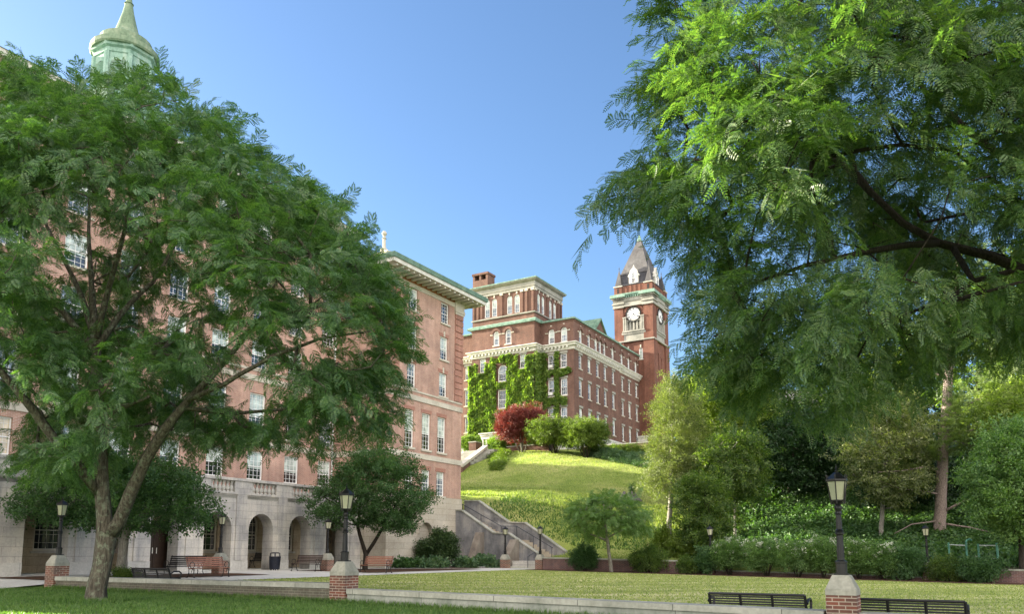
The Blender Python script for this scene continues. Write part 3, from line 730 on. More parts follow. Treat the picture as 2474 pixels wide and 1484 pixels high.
PIERS = [(15.7, 2.24, -.40, 'brick pier with stone cap between the two black benches in front'),
         (15.7, 14.3, -.22, 'brick and stone pier where the brick and concrete low walls meet'),
         (15.7, 27.3, -.08, 'brick pier at the left end of the low wall by the concrete walk'),
         (32.85, 31.2, -.02, 'red brick pier behind the lamp, between the two benches by the arcade'),
         (25.9, 31.5, 0.0, 'brick pier beside the front wooden bench near the dark door'),
         (47.2, 25.6, -.10, 'dark brick pier right of the short steps below the stairway'),
         (47.2, 28.35, -.10, 'dark brick pier left of the short steps, beside the hostas'),
         (47.2, 14.0, -.30, 'brick pier hidden by shrubs where the far wall steps down'),
         (47.4, 2.5, -.45, 'brick pier at the left end of the wall by the exercise bars')]
LAMPN = ['large black lantern lamp nearest the camera, above the black benches', 'black lantern lamp on the pier in the middle of the near low wall', 'black lantern lamp left of the big forked tree trunk',
         'small black lantern lamp in front of the last arches and round-crowned tree', 'thin black lantern lamp in front of the arch beside the wooden bench', 'black lantern lamp right of the short steps at the stair foot',
         'black lantern lamp left of the short steps at the stair foot', 'black lantern lamp among the shrubs before the ivied bank', 'black lantern lamp in front of the pale pine trunk']
lamp0 = None
for (s, t, zt, lb), ll in zip(PIERS, LAMPN):
    g = gz(s, t) if s > 20 else float(fore_z(t)); make_pier(W(s, t, g), zt - g, lb)
    if lamp0 is None: lamp0 = make_lamp(W(s, t, zt), ll)
    else:
        c = copy_tree(lamp0); c.location = W(s, t, zt); c['label'] = ll

# ------------------------------------------------------------------ benches and bin
def wood_bench(loc, rot, label, mat):
    b = empty('park_bench', loc, rot, label, 'bench', 'slatted benches with iron scroll arms'); L = .93
    mb = MB()
    for k in range(5):
        y = .02 + k * .075; mb.box(-L, L, y, y + .055, .385 - .006 * k, .41 - .006 * k)
    mb.build('seat', mat, b)
    mb = MB()
    for k in range(5):
        z = .45 + k * .085; y = .40 + .028 * k
        mb.add([(-L, y, z), (L, y, z), (L, y + .02, z + .065), (-L, y + .02, z + .065), (-L, y + .03, z), (L, y + .03, z), (L, y + .05, z + .065), (-L, y + .05, z + .065)],
               [(0, 1, 2, 3), (4, 7, 6, 5), (0, 4, 5, 1), (3, 2, 6, 7), (0, 3, 7, 4), (1, 5, 6, 2)])
    mb.build('backrest', mat, b)
    for sx in (-L + .05, L - .05):
        mb = MB(); r = .017
        mb.tube([(sx, .0, 0), (sx, .06, .12), (sx, .05, .25), (sx, .02, .37), (sx, .38, .36), (sx, .43, .5), (sx, .55, .88)], r, 6)
        mb.tube([(sx, .47, 0), (sx, .40, .1), (sx, .36, .22), (sx, .37, .36)], r, 6)
        mb.tube([(sx, .02 + .10 * (1 - math.cos(a)) * 1.0, .05 + .30 * math.sin(a)) for a in np.linspace(.3, 2.6, 8)], .012, 5)
        mb.tube([(sx, .17 + .15 * math.cos(a), .52 + .125 * math.sin(a)) for a in np.linspace(-.5 * PI, 1.55 * PI, 18)], .015, 6)
        mb.box(sx - .03, sx + .03, -.03, .05, 0, .02); mb.box(sx - .03, sx + .03, .44, .52, 0, .02)
        mb.build('end_frame', 'black', b)
    return b
GZ = lambda s, t: gz(s, t) + .02
# local +x along the seat, +y towards the back; facing camera: x=-t -> rot YAW-90
fa = YAW - PI / 2
wood_bench(W(31.6, 31.75, GZ(31.6, 31.7)), fa, 'dark red-brown slatted bench beside the litter bin, facing the lawn', 'wood_dark')
wood_bench(W(32.35, 27.5, GZ(32.3, 27.5)), fa, 'red-brown slatted bench right of the near lamp, before the forked small tree', 'wood_red')
wood_bench(W(22.7, 28.05, GZ(22.7, 28.3)), YAW, 'red-brown slatted bench in the sunlit front row near the low wall', 'wood_red')
wood_bench(W(23.6, 31.3, GZ(23.6, 31.3)), YAW + PI, 'black slatted bench facing the arcade, behind the red-brown bench', 'black_bench')
wood_bench(W(34.2, 37.9, -.85), YAW + PI, 'dark iron bench with scroll arm in the shade of the arcade', 'black_bench')
def black_bench(loc, rot, label):
    b = empty('park_bench', loc, rot, label, 'bench', 'long black metal benches'); L = .95
    mb = MB(); mb.tube([(-L, .48, .61), (L, .48, .61)], .028, 8)
    for k in range(6): mb.box(-L, L, .44 - .012 * (5 - k), .455 - .012 * (5 - k), .29 + k * .05, .325 + k * .05)
    mb.build('backrest', 'black_bench', b)
    mb = MB()
    for k in range(7): mb.box(-L, L, .01 + k * .055, .05 + k * .055, .315, .335)
    mb.build('seat', 'black_bench', b)
    for sx in (-L, -L / 3, L / 3, L):
        mb = MB(); mb.tube([(sx, .36, 0), (sx, .37, .3), (sx, .475, .61)], .03, 6); mb.tube([(sx, .36, .29), (sx, .02, .3), (sx, .03, 0)], .022, 6)
        mb.build('support', 'black_bench', b)
    for sx in (-L - .03, L + .03):
        mb = MB(); mb.tube([(sx, .42, .45), (sx, .3, .53), (sx, .1, .53), (sx, .02, .47), (sx, .04, .36), (sx, .12, .31)], .026, 8); mb.build('armrest', 'black_bench', b)
    return b
black_bench(W(16.95, 4.0, -1.44), YAW + PI / 2, 'black metal bench left of the near lamp pier, seen from behind')
black_bench(W(16.95, 1.27, -1.48), YAW + PI / 2, 'black metal bench right of the near lamp pier, seen from behind')
black_bench(W(17.1, 23.6, GZ(17.1, 23.6) - .03), YAW + PI / 2, 'dark bench seen from behind over the low wall, right of the forked trunk')
can = empty('litter_bin', W(32.7, 35.1, gz(32.7, 35.1) + .014), 0, 'navy black slatted litter bin with domed lid by the arcade pillar', 'litter bin')
mb = MB(); mb.lathe([(.25, .05), (.27, .08), (.30, .72), (.30, .74)], 20)
for k in range(24):
    a = 2 * PI * k / 24; mb.tube([(.27 * math.cos(a), .27 * math.sin(a), .06), (.315 * math.cos(a), .315 * math.sin(a), .74)], .012, 4)
for a in (0.6, 2.1, 3.7, 5.3): mb.box(.2 * math.cos(a) - .03, .2 * math.cos(a) + .03, .2 * math.sin(a) - .03, .2 * math.sin(a) + .03, 0, .06)
mb.build('bin_body', 'trash', can)
mb = MB(); mb.lathe([(.34, .74), (.35, .76), (.33, .79), (.28, .79)], 20)
for k in range(4):
    a = 2 * PI * k / 4 + .3; mb.tube([(.27 * math.cos(a), .27 * math.sin(a), .78), (.25 * math.cos(a), .25 * math.sin(a), .98)], .035, 6)
mb.lathe([(.27, .95), (.25, 1.0), (.12, 1.03), (.02, 1.035)], 20); mb.build('lid', 'trash', can)

# ================================================================== WINDOWS
WIN = {}
def win_mesh(key, w, h, arch=False, cols=3, rows=4, frame='white', lo='glass', hi='glass_blind', split=.48, cas=.075, mun=.018, bl=None):
    f = MB(); p = MB(); r = w / 2; sp = h - r if arch else h; c = cas
    f.box(-r, -r + c, .04, .13, 0, sp); f.box(r - c, r, .04, .13, 0, sp); f.box(-r + c, r - c, .035, .13, 0, c)
    if arch:
        for k in range(12):
            a, b = PI * k / 12, PI * (k + 1) / 12
            q = [(rr * math.cos(x), y, sp + rr * math.sin(x)) for y in (.04, .13) for rr, x in ((r, a), (r, b), (r - c, b), (r - c, a))]
            f.add(q, [(0, 1, 2, 3), (4, 7, 6, 5), (2, 6, 7, 3), (0, 4, 5, 1)])
    else: f.box(-r + c, r - c, .04, .13, h - c, h)
    zs = h * split; f.box(-r + c, r - c, .055, .12, zs - .025, zs + .025)
    for k in range(1, cols):
        x = -r + w * k / cols; zt = sp + (math.sqrt(max(0, (r - c) ** 2 - x * x)) if arch else -c); f.box(x - mun / 2, x + mun / 2, .075, .115, c, zt)
    for k in range(1, rows):
        z = h * k / rows
        if abs(z - zs) < .08 or z > sp - .02: continue
        f.box(-r + c, r - c, .08, .11, z - mun / 2, z + mun / 2)
    if arch: f.box(-r + c, r - c, .07, .115, sp - .02, sp + .02)
    bl = split if bl is None else bl; zb = h * bl
    p.poly([(-r + .02, .10, .02), (r - .02, .10, .02), (r - .02, .10, zb), (-r + .02, .10, zb)], 0)
    if arch:
        p.poly([(-r + .02, .10, zb), (r - .02, .10, zb)] + [((r - .02) * math.cos(a), .10, sp + (r - .02) * math.sin(a)) for a in np.linspace(0, PI, 13)], 1)
    else: p.poly([(-r + .02, .10, zb), (r - .02, .10, zb), (r - .02, .10, h - .02), (-r + .02, .10, h - .02)], 1)
    fo = f.build('window', frame); po = p.build('pane', [lo, hi]); WIN[key] = (fo.data, po.data, w, h)
    bpy.data.objects.remove(fo); bpy.data.objects.remove(po)
win_mesh('sash', .98, 1.78, cols=3, rows=6)
win_mesh('sash2', .98, 1.78, cols=3, rows=6, bl=.62)
win_mesh('sash_dark', .98, 1.78, cols=3, rows=6, hi='glass_blue')
win_mesh('sash_top', 1.0, 1.6, cols=3, rows=6, hi='glass_blue')
win_mesh('tall', 1.02, 2.66, cols=3, rows=8, split=.44, bl=.46)
win_mesh('main', 1.25, 1.78, cols=4, rows=6, bl=.5)
win_mesh('main2', 1.25, 1.78, cols=4, rows=6, hi='glass_blue')
win_mesh('main_cream', 1.25, 1.78, cols=4, rows=6, hi='glass_cream', lo='glass_cream')
win_mesh('main_tall', 1.25, 2.66, cols=4, rows=8, split=.44, bl=.46)
win_mesh('corridor', 1.35, 2.35, True, 4, 6, frame='cream', hi='glass', split=.42, cas=.11)
win_mesh('hall', .9, 1.78, cols=3, rows=4, hi='glass', lo='glass', cas=.1)
win_mesh('hall_tall', .9, 2.1, cols=3, rows=4, hi='glass_blue', lo='glass', cas=.1)
win_mesh('hall_arch', .86, 1.9, True, 3, 4, hi='glass_blind', lo='glass_blue', cas=.12)
win_mesh('hall_big_arch', 1.35, 2.15, True, 4, 5, hi='glass_blue', lo='glass', cas=.13)
win_mesh('hall_mid', 1.35, 2.4, cols=4, rows=4, hi='glass', lo='glass', cas=.12)
win_mesh('pent', .78, 2.42, True, 2, 5, hi='glass_blind', lo='glass_blue', cas=.1)
win_mesh('base_win', .8, 1.0, cols=2, rows=2, hi='glass', lo='glass', cas=.1)
win_mesh('tower_arch', .62, 1.75, True, 2, 4, hi='glass_blind', lo='glass_blind', cas=.1)
win_mesh('dormer', .86, 1.85, True, 3, 5, hi='glass_blue', lo='glass', cas=.13)
for k_, (w_, h_, a_, c_, r_, kw_) in {'sash': (.98, 1.78, False, 3, 6, {}), 'sash2': (.98, 1.78, False, 3, 6, {}), 'sash_dark': (.98, 1.78, False, 3, 6, {}), 'sash_top': (1.0, 1.6, False, 3, 6, {}), 'tall': (1.02, 2.66, False, 3, 8, {'split': .44}), 'main': (1.25, 1.78, False, 4, 6, {}), 'main2': (1.25, 1.78, False, 4, 6, {}), 'main_tall': (1.25, 2.66, False, 4, 8, {'split': .44}),
    'hall': (.9, 1.78, False, 3, 4, {'cas': .1}), 'hall_tall': (.9, 2.1, False, 3, 4, {'cas': .1}), 'hall_arch': (.86, 1.9, True, 3, 4, {'cas': .12})}.items():
    for q_, (lo_, hi_, bl_) in enumerate((('glass', 'glass_blind', .4), ('glass', 'glass_blue', .5), ('glass_blue', 'glass_blind', .72), ('glass', 'glass', .5))): win_mesh('%s%d' % (k_, q_), w_, h_, a_, c_, r_, lo=lo_, hi=hi_, bl=bl_, **kw_)
VAR = {k_: [k_, k_, k_] + ['%s%d' % (k_, q_) for q_ in range(4)] for k_ in ('sash', 'sash2', 'sash_dark', 'sash_top', 'tall', 'main', 'main2', 'main_tall', 'hall', 'hall_tall', 'hall_arch')}
def put_win(root, off, key, axis, p, ac, z0, n=1):
    key = random.choice(VAR.get(key, [key]))
    fm, pm, w, h = WIN[key]
    loc = ((ac, p, z0) if axis == 's' else (p, ac, z0)); loc = tuple(loc[i] - off[i] for i in range(3)); rot = 0 if axis == 's' else -PI / 2
    o = link('window', fm, root, loc, rot); link('pane', pm, o); return o
BOXM = {}
def put_box(root, off, name, mat, axis, p, ac, z0, w, h, d0, d1):
    k = (name, mat, round(w, 2), round(h, 2), d0, d1)
    if k not in BOXM:
        mb = MB(); mb.box(-w / 2, w / 2, d0, d1, 0, h); o = mb.build(name, mat); BOXM[k] = o.data; bpy.data.objects.remove(o)
    loc = ((ac, p, z0) if axis == 's' else (p, ac, z0)); loc = tuple(loc[i] - off[i] for i in range(3))
    return link(name, BOXM[k], root, loc, 0 if axis == 's' else -PI / 2)
def opw(ac, z0, key): w, h = WIN[key][2:]; return (ac - w / 2, ac + w / 2, z0, z0 + h, 'arch' in key or key in ('corridor', 'pent', 'dormer'))

# ================================================================== LEFT HALL (arcade, main block, wing, cupola)
O1 = (30.0, 38.0, -1.0)
hall = empty('brick_hall', W(*O1), YAW, 'long pink brick hall with stone arcade, balustrade and green cupola on the left', 'building')
# arcade screen
arches = [(19.12, 21.1), (22.46, 24.11), (25.31, 26.9), (28.46, 30.28), (31.49, 33.3), (34.59, 36.36), (37.74, 39.5)]
mb = MB(); mb.wall('s', 36.0, 6.6, 41.1, -1.3, 3.28, [(a, b, -1.4, 2.26, True) for a, b in arches], .85)
mb.poly([(6.6, 36.85, -1.3), (6.6, 36, -1.3), (6.6, 36, 3.28), (6.6, 36.85, 3.28)])
mb.build('arcade_wall', 'limestone', hall, O1)
mb = MB(); eb = [6.6] + [x for ab in arches for x in ab] + [41.1]
for k in range(0, len(eb), 2): mb = MB(); mb.box(eb[k], eb[k + 1], 35.965, 36.86, -1.35, -.42); mb.build('plinth', 'plinth', hall, O1)
mb = MB()
for k in range(1, len(eb) - 2, 2):
    a, b = eb[k + 1], eb[k + 2]; c = (a + b) / 2; mb = MB(); mb.box(c - .36, c + .36, 35.93, 35.999, -.40, 3.27); mb.build('pilaster', 'limestone', hall, O1)
# corridor behind the arcade
cwin = [21.6, 24.65, 30.75, 33.8, 36.75, 39.85]
mb = MB(); mb.wall('s', 38.55, 6.6, 41.1, -1.3, 3.25, [opw(c, .1, 'corridor') for c in cwin] + [(25.45, 27.25, -1.4, 1.75, False)], .25)
mb.build('corridor_wall', 'limestone_warm', hall, O1)
for c in cwin:
    put_win(hall, O1, 'corridor', 's', 38.62, c, .1); put_box(hall, O1, 'sill', 'trim', 's', 38.55, c, -.02, 1.6, .11, -.08, .1)
mb = MB(); mb.box(6.6, 41.1, 36.0, 38.6, 3.05, 3.22); mb.build('terrace_floor', 'trim_grey', hall, O1)
mb = MB(); mb.box(6.6, 41.1, 36.86, 38.6, -1.3, -.93); mb.build('corridor_floor', 'path', hall, O1)
d = MB(); d.box(-.85, .85, 0, .08, 0, 2.6); d.box(-.9, -.8, -.05, .1, 0, 2.65); d.box(.8, .9, -.05, .1, 0, 2.65); d.box(-.03, .03, -.03, .09, 0, 2.6)
do = d.build('door', 'door', hall, (0, 0, 0), (26.35 - O1[0], 37.2 - O1[1], -.93 - O1[2]), 0)
for x in (-.12, .12): mb = MB(); mb.tube([(x, -.06, .9), (x, -.06, 1.2)], .02, 6); mb.build('handle', 'steel', do)
mb = MB(); mb.box(-.62, -.46, -.035, -.025, 1.35, 1.5); mb.build('notice', 'paper', do)
mb = MB(); mb.box(-.9, -.82, -.09, -.055, 0, 1.15); mb.build('kick_trim', 'trim', do)
# balustrade
mb = MB()
def bal_run(): return [(19.3, 20.95), (22.35, 24.15), (25.35, 27.15), (28.75, 30.35), (31.62, 33.42), (34.7, 36.5), (37.75, 39.55)]
mb.box(6.6, 41.1, 35.93, 36.33, 3.281, 3.40); mb.build('balustrade_base', 'limestone', hall, O1)
e2 = [6.6] + [x for ab in bal_run() for x in ab] + [41.1]
mb = MB()
for k in range(0, len(e2), 2): mb = MB(); mb.box(e2[k], e2[k + 1], 35.96, 36.30, 3.40, 4.03); mb.build('balustrade_pedestal', 'limestone', hall, O1)
mb = MB(); mb.box(6.6, 41.1, 35.90, 36.36, 4.03, 4.19); mb.build('handrail', 'limestone', hall, O1, bevel=.02)
mb = MB(); mb.frust(0, 0, 0, .07, .09, .09, .09, .09); mb.lathe([(.07, .07), (.11, .13), (.125, .21), (.10, .32), (.062, .40), (.085, .44), (.062, .47), (.10, .53), (.11, .56), (.08, .57)], 12); mb.frust(0, 0, .57, .63, .085, .085, .085, .085)
bo = mb.build('baluster', 'plinth', hall); first = True
for a, b in bal_run():
    n = 6
    for k in range(n):
        o = bo if first else bo.copy()
        if not first: COL.objects.link(o)
        first = False; o.location = (a + (b - a) * (k + .5) / n - O1[0], 36.13 - O1[1], 3.40 - O1[2])
# main block facade
rows = [(4.5, 'main'), (7.3, 'main_tall'), (11.58, 'main'), (14.4, 'main2'), (17.2, 'main2'), (20.0, 'main2')]
cols = [12.9 + 3.02 * k for k in range(10)]
mb = MB(); mb.wall('s', 38.6, 11.0, 41.1, 3.2, 22.6, [opw(c, z, k) for z, k in rows for c in cols], .16); mb.build('main_wall', 'brick_pink', hall, O1)
for z, k in rows:
    for i, c in enumerate(cols):
        kk = 'main_cream' if (i == 2 and z < 5) else k
        put_win(hall, O1, kk, 's', 38.66, c, z)
        if i > 1: put_box(hall, O1, 'sill', 'trim', 's', 38.6, c, z - .1, 1.5, .11, -.09, .1)
mb = MB()
for z0, z1 in ((6.62, 6.99), (10.72, 11.09), (11.35, 11.5), (22.1, 22.6)): mb.sweep([(11, 38.6), (41.1, 38.6)], [(0, z0), (.06, z0), (.06, z1), (0, z1)])
mb.build('string_course', 'trim', hall, O1)
mb = MB(); mb.sweep([(9.6, 38.0), (41.1, 38.0)], [(0, 22.6), (.9, 22.65), (.95, 22.95), (0, 22.95)]); mb.build('eaves', 'white_stone', hall, O1)
mb = MB(); mb.add([(9.6, 37.0, 22.95), (42.5, 37.0, 22.95), (42.5, 53, 22.95), (9.6, 53, 22.95), (16, 45, 26.4), (36, 45, 26.4)], [(0, 1, 5, 4), (1, 2, 5), (2, 3, 4, 5), (3, 0, 4)]); mb.build('main_roof', 'roof_green', hall, O1)
mb = MB(); mb.box(11, 11.3, 38.7, 51, 3.2, 22.6); mb.box(6.6, 41.1, 50.7, 51, -1.3, 22.6); mb.box(40.8, 41.1, 42.9, 50.7, -1.3, 22.6); mb.box(6.6, 11, 34.5, 50.7, 3.3, 20.6); mb.box(5.9, 11.6, 33.2, 51.5, 20.6, 21.0); mb.build('end_wall', 'brick_pink', hall, O1)
# wing
wz = {'A': (17.24, [43.64, 47.54], 'sash_top'), 'B': (14.4, [43.64, 47.45], 'sash_dark'), 'C': (11.58, [43.55, 47.38], 'sash'), 'T': (7.33, [43.4, 45.37, 47.27], 'tall'), 'G': (4.12, [43.45, 45.4, 47.2], 'sash2')}
ops = [opw(c, z, k) for z, cs, k in wz.values() for c in cs]
mb = MB(); mb.wall('s', 33.9, 41.1, 49.85, 4.05, 19.6, ops, .16); mb.wall('t', 41.1, 33.9, 38.6, 4.05, 19.6, [], .1)
mb.wall('t', 49.85, 33.9, 42.7, 4.05, 19.6, [], .1); mb.wall('s', 42.7, 41.1, 49.85, -1.4, 19.6, [], .1); mb.build('wing_wall', 'brick_pink', hall, O1)
mb = MB(); mb.wall('s', 33.83, 41.03, 49.92, -1.5, 4.05, [(44.6, 46.2, -1.6, 2.15, True)], .35); mb.wall('t', 41.03, 33.83, 38.6, -1.5, 4.05, []); mb.wall('t', 49.92, 33.83, 42.7, -1.5, 4.05, [])
mb.poly([(41.03, 33.83, 4.05), (49.92, 33.83, 4.05), (49.92, 34.2, 4.05), (41.03, 34.2, 4.05)])
mb.poly([(44.5, 34.18, -1.5), (46.3, 34.18, -1.5), (46.3, 34.18, 2.3), (44.5, 34.18, 2.3)]); mb.build('wing_base', 'limestone_tan', hall, O1)
mb = MB(); mb.box(41.0, 49.95, 33.78, 33.829, -1.5, -.4); mb.build('wing_plinth', 'plinth', hall, O1)
mb = MB()
for k in range(12):
    a, b = PI * k / 12, PI * (k + 1) / 12
    q = [(45.4 + r * math.cos(x), y, 1.35 + r * math.sin(x)) for y in (33.77, 33.84) for r, x in ((.8, a), (.8, b), (1.0, b), (1.0, a))]; mb.add(q, [(0, 1, 2, 3), (4, 7, 6, 5), (2, 6, 7, 3), (0, 4, 5, 1)])
mb.build('niche_moulding', 'limestone_tan', hall, O1)
for z, cs, k in wz.values():
    for c in cs:
        w, h = WIN[k][2:]; put_win(hall, O1, k, 's', 33.96, c, z); put_box(hall, O1, 'sill', 'trim', 's', 33.9, c, z - .13, w + .24, .14, -.09, .1)
        if k in ('sash_dark', 'sash'): put_box(hall, O1, 'keystone', 'trim', 's', 33.9, c, z + h + .02, .17, .4, -.04, .05)
        put_box(hall, O1, 'brick_lintel', 'brick_band', 's', 33.9, c, z + h + .005, w + .3, .26, -.012, .02)
mb = MB(); mb.tube([(40.7, 38.5, 3.3), (40.7, 38.5, 21.8)], .06, 8); mb.build('downpipe', 'steel', hall, O1)
wp = [(41.1, 38.6), (41.1, 33.9), (49.85, 33.9), (49.85, 40)]
mb = MB()
for z0, z1, o in ((6.62, 6.99, .06), (10.72, 11.09, .07), (11.33, 11.46, .05)): mb.sweep(wp, [(0, z0), (o, z0), (o, z1), (0, z1)])
mb.build('string_course', 'trim', hall, O1)
mb = MB(); mb.sweep(wp, [(0, 18.86), (.05, 18.88), (.05, 19.2), (.02, 19.22), (0, 19.22)]); mb.build('frieze_band', 'trim', hall, O1)
mb = MB(); mb.box(41.9, 49.0, 33.86, 33.899, 19.222, 19.6); mb.build('frieze', 'brick_frieze', hall, O1)
# banded brick corner piers
for a, b in ((48.85, 49.93), (41.02, 42.1)):
    mb = MB(); z = 11.5
    while z < 18.3: mb.box(a, b, 33.82, 35.2, z, z + .43); z += .5
    mb.build('quoin', 'brick_band', hall, O1)
for a, b in ((48.8, 49.98), (40.97, 42.15)):
    mb = MB(); mb.box(a, b, 33.77, 35.25, 18.35, 18.5); mb.box(a - .05, b + .05, 33.72, 35.25, 18.5, 18.75); mb.box(a - .02, b + .02, 33.78, 35.2, 18.75, 19.62)
    mb.build('capital', 'trim', hall, O1)
ep = [(39.75, 44.05), (39.75, 32.55), (51.2, 32.55), (51.2, 44.05), (39.75, 44.05)]
mb = MB(); mb.sweep(ep, [(-1.35, 19.55), (-.1, 19.45), (0, 19.45), (.02, 19.72), (-.3, 19.71), (-1.35, 19.71)]); mb.build('eaves', 'white_stone', hall, O1)
mb = MB()
x = 40.2
while x < 51.1: mb.box(x, x + .16, 32.7, 33.88, 19.32, 19.47); x += .62
t_ = 33.4
while t_ < 39: mb.box(39.9, 41.05, t_, t_ + .16, 19.32, 19.47); t_ += .62
mb.build('bracket', 'white_stone', hall, O1)
mb = MB(); mb.sweep(ep, [(-.02, 19.72), (.1, 19.72), (.14, 20.02), (.02, 20.12), (-.5, 20.3)]); mb.build('gutter', 'roof_green', hall, O1)
hz = 23.2
mb = MB(); mb.add([(39.7, 32.5, 19.86), (51.25, 32.5, 19.86), (51.25, 44.1, 19.86), (39.7, 44.1, 19.86), (45.5, 38.3, hz)], [(0, 1, 4), (1, 2, 4), (3, 0, 4), (2, 3, 4)], 0)
mb.m[-2] = 1  # left hip face coloured as sunlit, the other faces stay green
for k in range(28):
    f = (k + .5) / 28; x = 39.7 + 11.55 * f; g = 1 - abs(2 * f - 1)
    mb.tube([(x, 32.5, 19.9), (x, 32.5 + 5.8 * g, 19.9 + (hz - 19.86) * g)], .05, 4, 0)
mb.build('wing_roof', ['roof_green', 'roof_tan'], hall, O1)
mb = MB(); mb.tube([(39.7, 32.5, 19.9), (45.5, 38.3, hz + .03)], .1, 6); mb.tube([(51.25, 32.5, 19.9), (45.5, 38.3, hz + .03)], .1, 6); mb.build('hip_ridge', 'roof_tan', hall, O1)
mb = MB(); mb.lathe([(.34, hz - .25), (.3, hz + .1), (.14, hz + .25), (.12, hz + .95), (.2, hz + 1.0), (.1, hz + 1.1), (.1, hz + 1.2), (.2, hz + 1.35), (.2, hz + 1.45), (.1, hz + 1.6)], 10, (45.5, 38.3)); mb.build('finial', 'trim', hall, O1)
# cupola
cc = (27.35, 44.4); KC = .87
mb = MB(); mb.box(cc[0] - 2.4, cc[0] + 2.4, cc[1] - 2.4, cc[1] + 2.4, 24.5, 27.2); mb.build('cupola_base', 'cupola', hall, O1)
mb = MB(); mb.lathe([(r * KC, z) for r, z in ((1.95, 27.2), (1.95, 30.3), (2.02, 30.35), (2.02, 30.6), (2.2, 30.7), (2.25, 30.9))], 8, cc, 0, PI / 8)
for k in range(8):
    a = 2 * PI * k / 8 + PI / 8; mb.tube([(cc[0] + 1.96 * KC * math.cos(a), cc[1] + 1.96 * KC * math.sin(a), 27.2), (cc[0] + 1.96 * KC * math.cos(a), cc[1] + 1.96 * KC * math.sin(a), 30.3)], .16, 6)
cu = mb.build('cupola', 'cupola', hall, O1)
for k in range(8):
    a = 2 * PI * k / 8; mb = MB(); c, s_ = math.cos(a), math.sin(a); R0 = 1.95 * KC * math.cos(PI / 8)
    def P3(u, z, d): return (cc[0] + (R0 + d) * c - u * s_, cc[1] + (R0 + d) * s_ + u * c, z)
    arc = [(.45, 28.2), (.45, 29.4)] + [(.45 * math.cos(q), 29.4 + .45 * math.sin(q)) for q in np.linspace(.2, PI - .2, 9)] + [(-.45, 29.4), (-.45, 28.2)]
    mb.poly([P3(u, z, .012) for u, z in arc], 0)
    for j in range(9):
        z = 28.25 + j * .17; hw = .43 if z < 29.4 else math.sqrt(max(.01, .43 ** 2 - (z - 29.4) ** 2)); mb.add([P3(-hw, z, .02), P3(hw, z, .02), P3(hw, z + .1, .09), P3(-hw, z + .1, .09)], [(0, 1, 2, 3)], 1)
    mb.build('louvre', ['dark', 'cupola'], cu, O1)
mb = MB(); mb.lathe([(r * KC, z) for r, z in ((2.25, 30.85), (2.32, 30.95), (2.30, 31.25), (1.85, 31.35), (1.78, 31.4), (1.74, 31.95), (1.5, 32.05), (.98, 32.4), (.82, 32.62), (.6, 33.3), (.4, 34.0), (.27, 34.6), (.33, 34.65), (.24, 34.72), (.13, 35.35), (.1, 35.5))], 24, cc)
mb.build('cupola_roof', 'cupola_roof', cu, O1)
mb = MB(); mb.lathe([(.08, 35.45), (.2, 35.55), (.22, 35.68), (.14, 35.85), (.05, 35.95), (.02, 36.5)], 10, cc); mb.build('cupola_finial', 'copper_dark', cu, O1)

# ================================================================== STAIRWAY BESIDE THE WING
O3 = (50.5, 30.0, -.8)
stair = empty('stone_stairway', W(*O3), YAW, 'grey concrete outdoor stairway with thick sloping walls climbing beside the hall', 'stairway')
def side_prof(mb, s0, s1, pts, zb, m=0):
    tp = [(s0, t, z) for t, z in pts]; 
    for k in range(len(pts) - 1):
        (t0, a), (t1, b) = pts[k], pts[k + 1]
        mb.add([(s0, t0, zb), (s0, t1, zb), (s0, t1, b), (s0, t0, a), (s1, t0, zb), (s1, t1, zb), (s1, t1, b), (s1, t0, a)], [(0, 1, 2, 3), (4, 7, 6, 5), (3, 2, 6, 7)], m)
    t0, a = pts[0]; t1, b = pts[-1]
    mb.poly([(s0, t0, zb), (s1, t0, zb), (s1, t0, a), (s0, t0, a)], m); mb.poly([(s0, t1, zb), (s1, t1, zb), (s1, t1, b), (s0, t1, b)], m)
nearp = [(26.85, -.06), (29.25, 1.36), (30.5, 1.40), (33.3, 3.12), (33.95, 3.15)]
farp = [(25.95, .06), (29.35, 2.2), (30.75, 2.27), (33.5, 3.98), (34.8, 4.02)]
mb = MB(); side_prof(mb, 49.1, 49.4, nearp, -1.6); mb.build('near_side_wall', 'concrete', stair, O3)
mb = MB(); side_prof(mb, 51.7, 52.0, farp, -1.6); mb.build('far_side_wall', 'concrete', stair, O3)
for nm, p, a, b in (('near_coping', nearp, 49.03, 49.47), ('far_coping', farp, 51.63, 52.07)):
    mb = MB()
    for k in range(len(p) - 1):
        (t0, z0), (t1, z1) = p[k], p[k + 1]
        mb.add([(a, t0, z0), (b, t0, z0), (b, t1, z1), (a, t1, z1), (a, t0, z0 + .09), (b, t0, z0 + .09), (b, t1, z1 + .09), (a, t1, z1 + .09)], [(0, 3, 2, 1), (4, 5, 6, 7), (0, 1, 5, 4), (1, 2, 6, 5), (2, 3, 7, 6), (3, 0, 4, 7)])
    mb.build('coping', 'coping', stair, O3)
mb = MB(); n = 9
for k in range(n):
    t0 = 26.3 + k * .33; z1 = -.58 + (k + 1) * .17; mb.box(49.4, 51.7, t0, 29.4, z1 - .17, z1)
mb.box(49.4, 51.7, 29.3, 30.7, -.5, .955)
for k in range(10):
    t0 = 30.6 + k * .33; z1 = .95 + (k + 1) * .17; mb.box(49.4, 51.7, t0, 34.6, z1 - .17, z1)
mb.build('steps', 'step', stair, O3)
mb = MB(); zt = -.55
mb.box(48.1, 51.85, 25.65, 28.5, -1.4, zt); mb.box(47.8, 48.1, 26.0, 28.1, -1.4, -.72); mb.box(47.5, 47.8, 26.0, 28.1, -1.4, -.90); mb.build('landing', 'plinth', stair, O3)
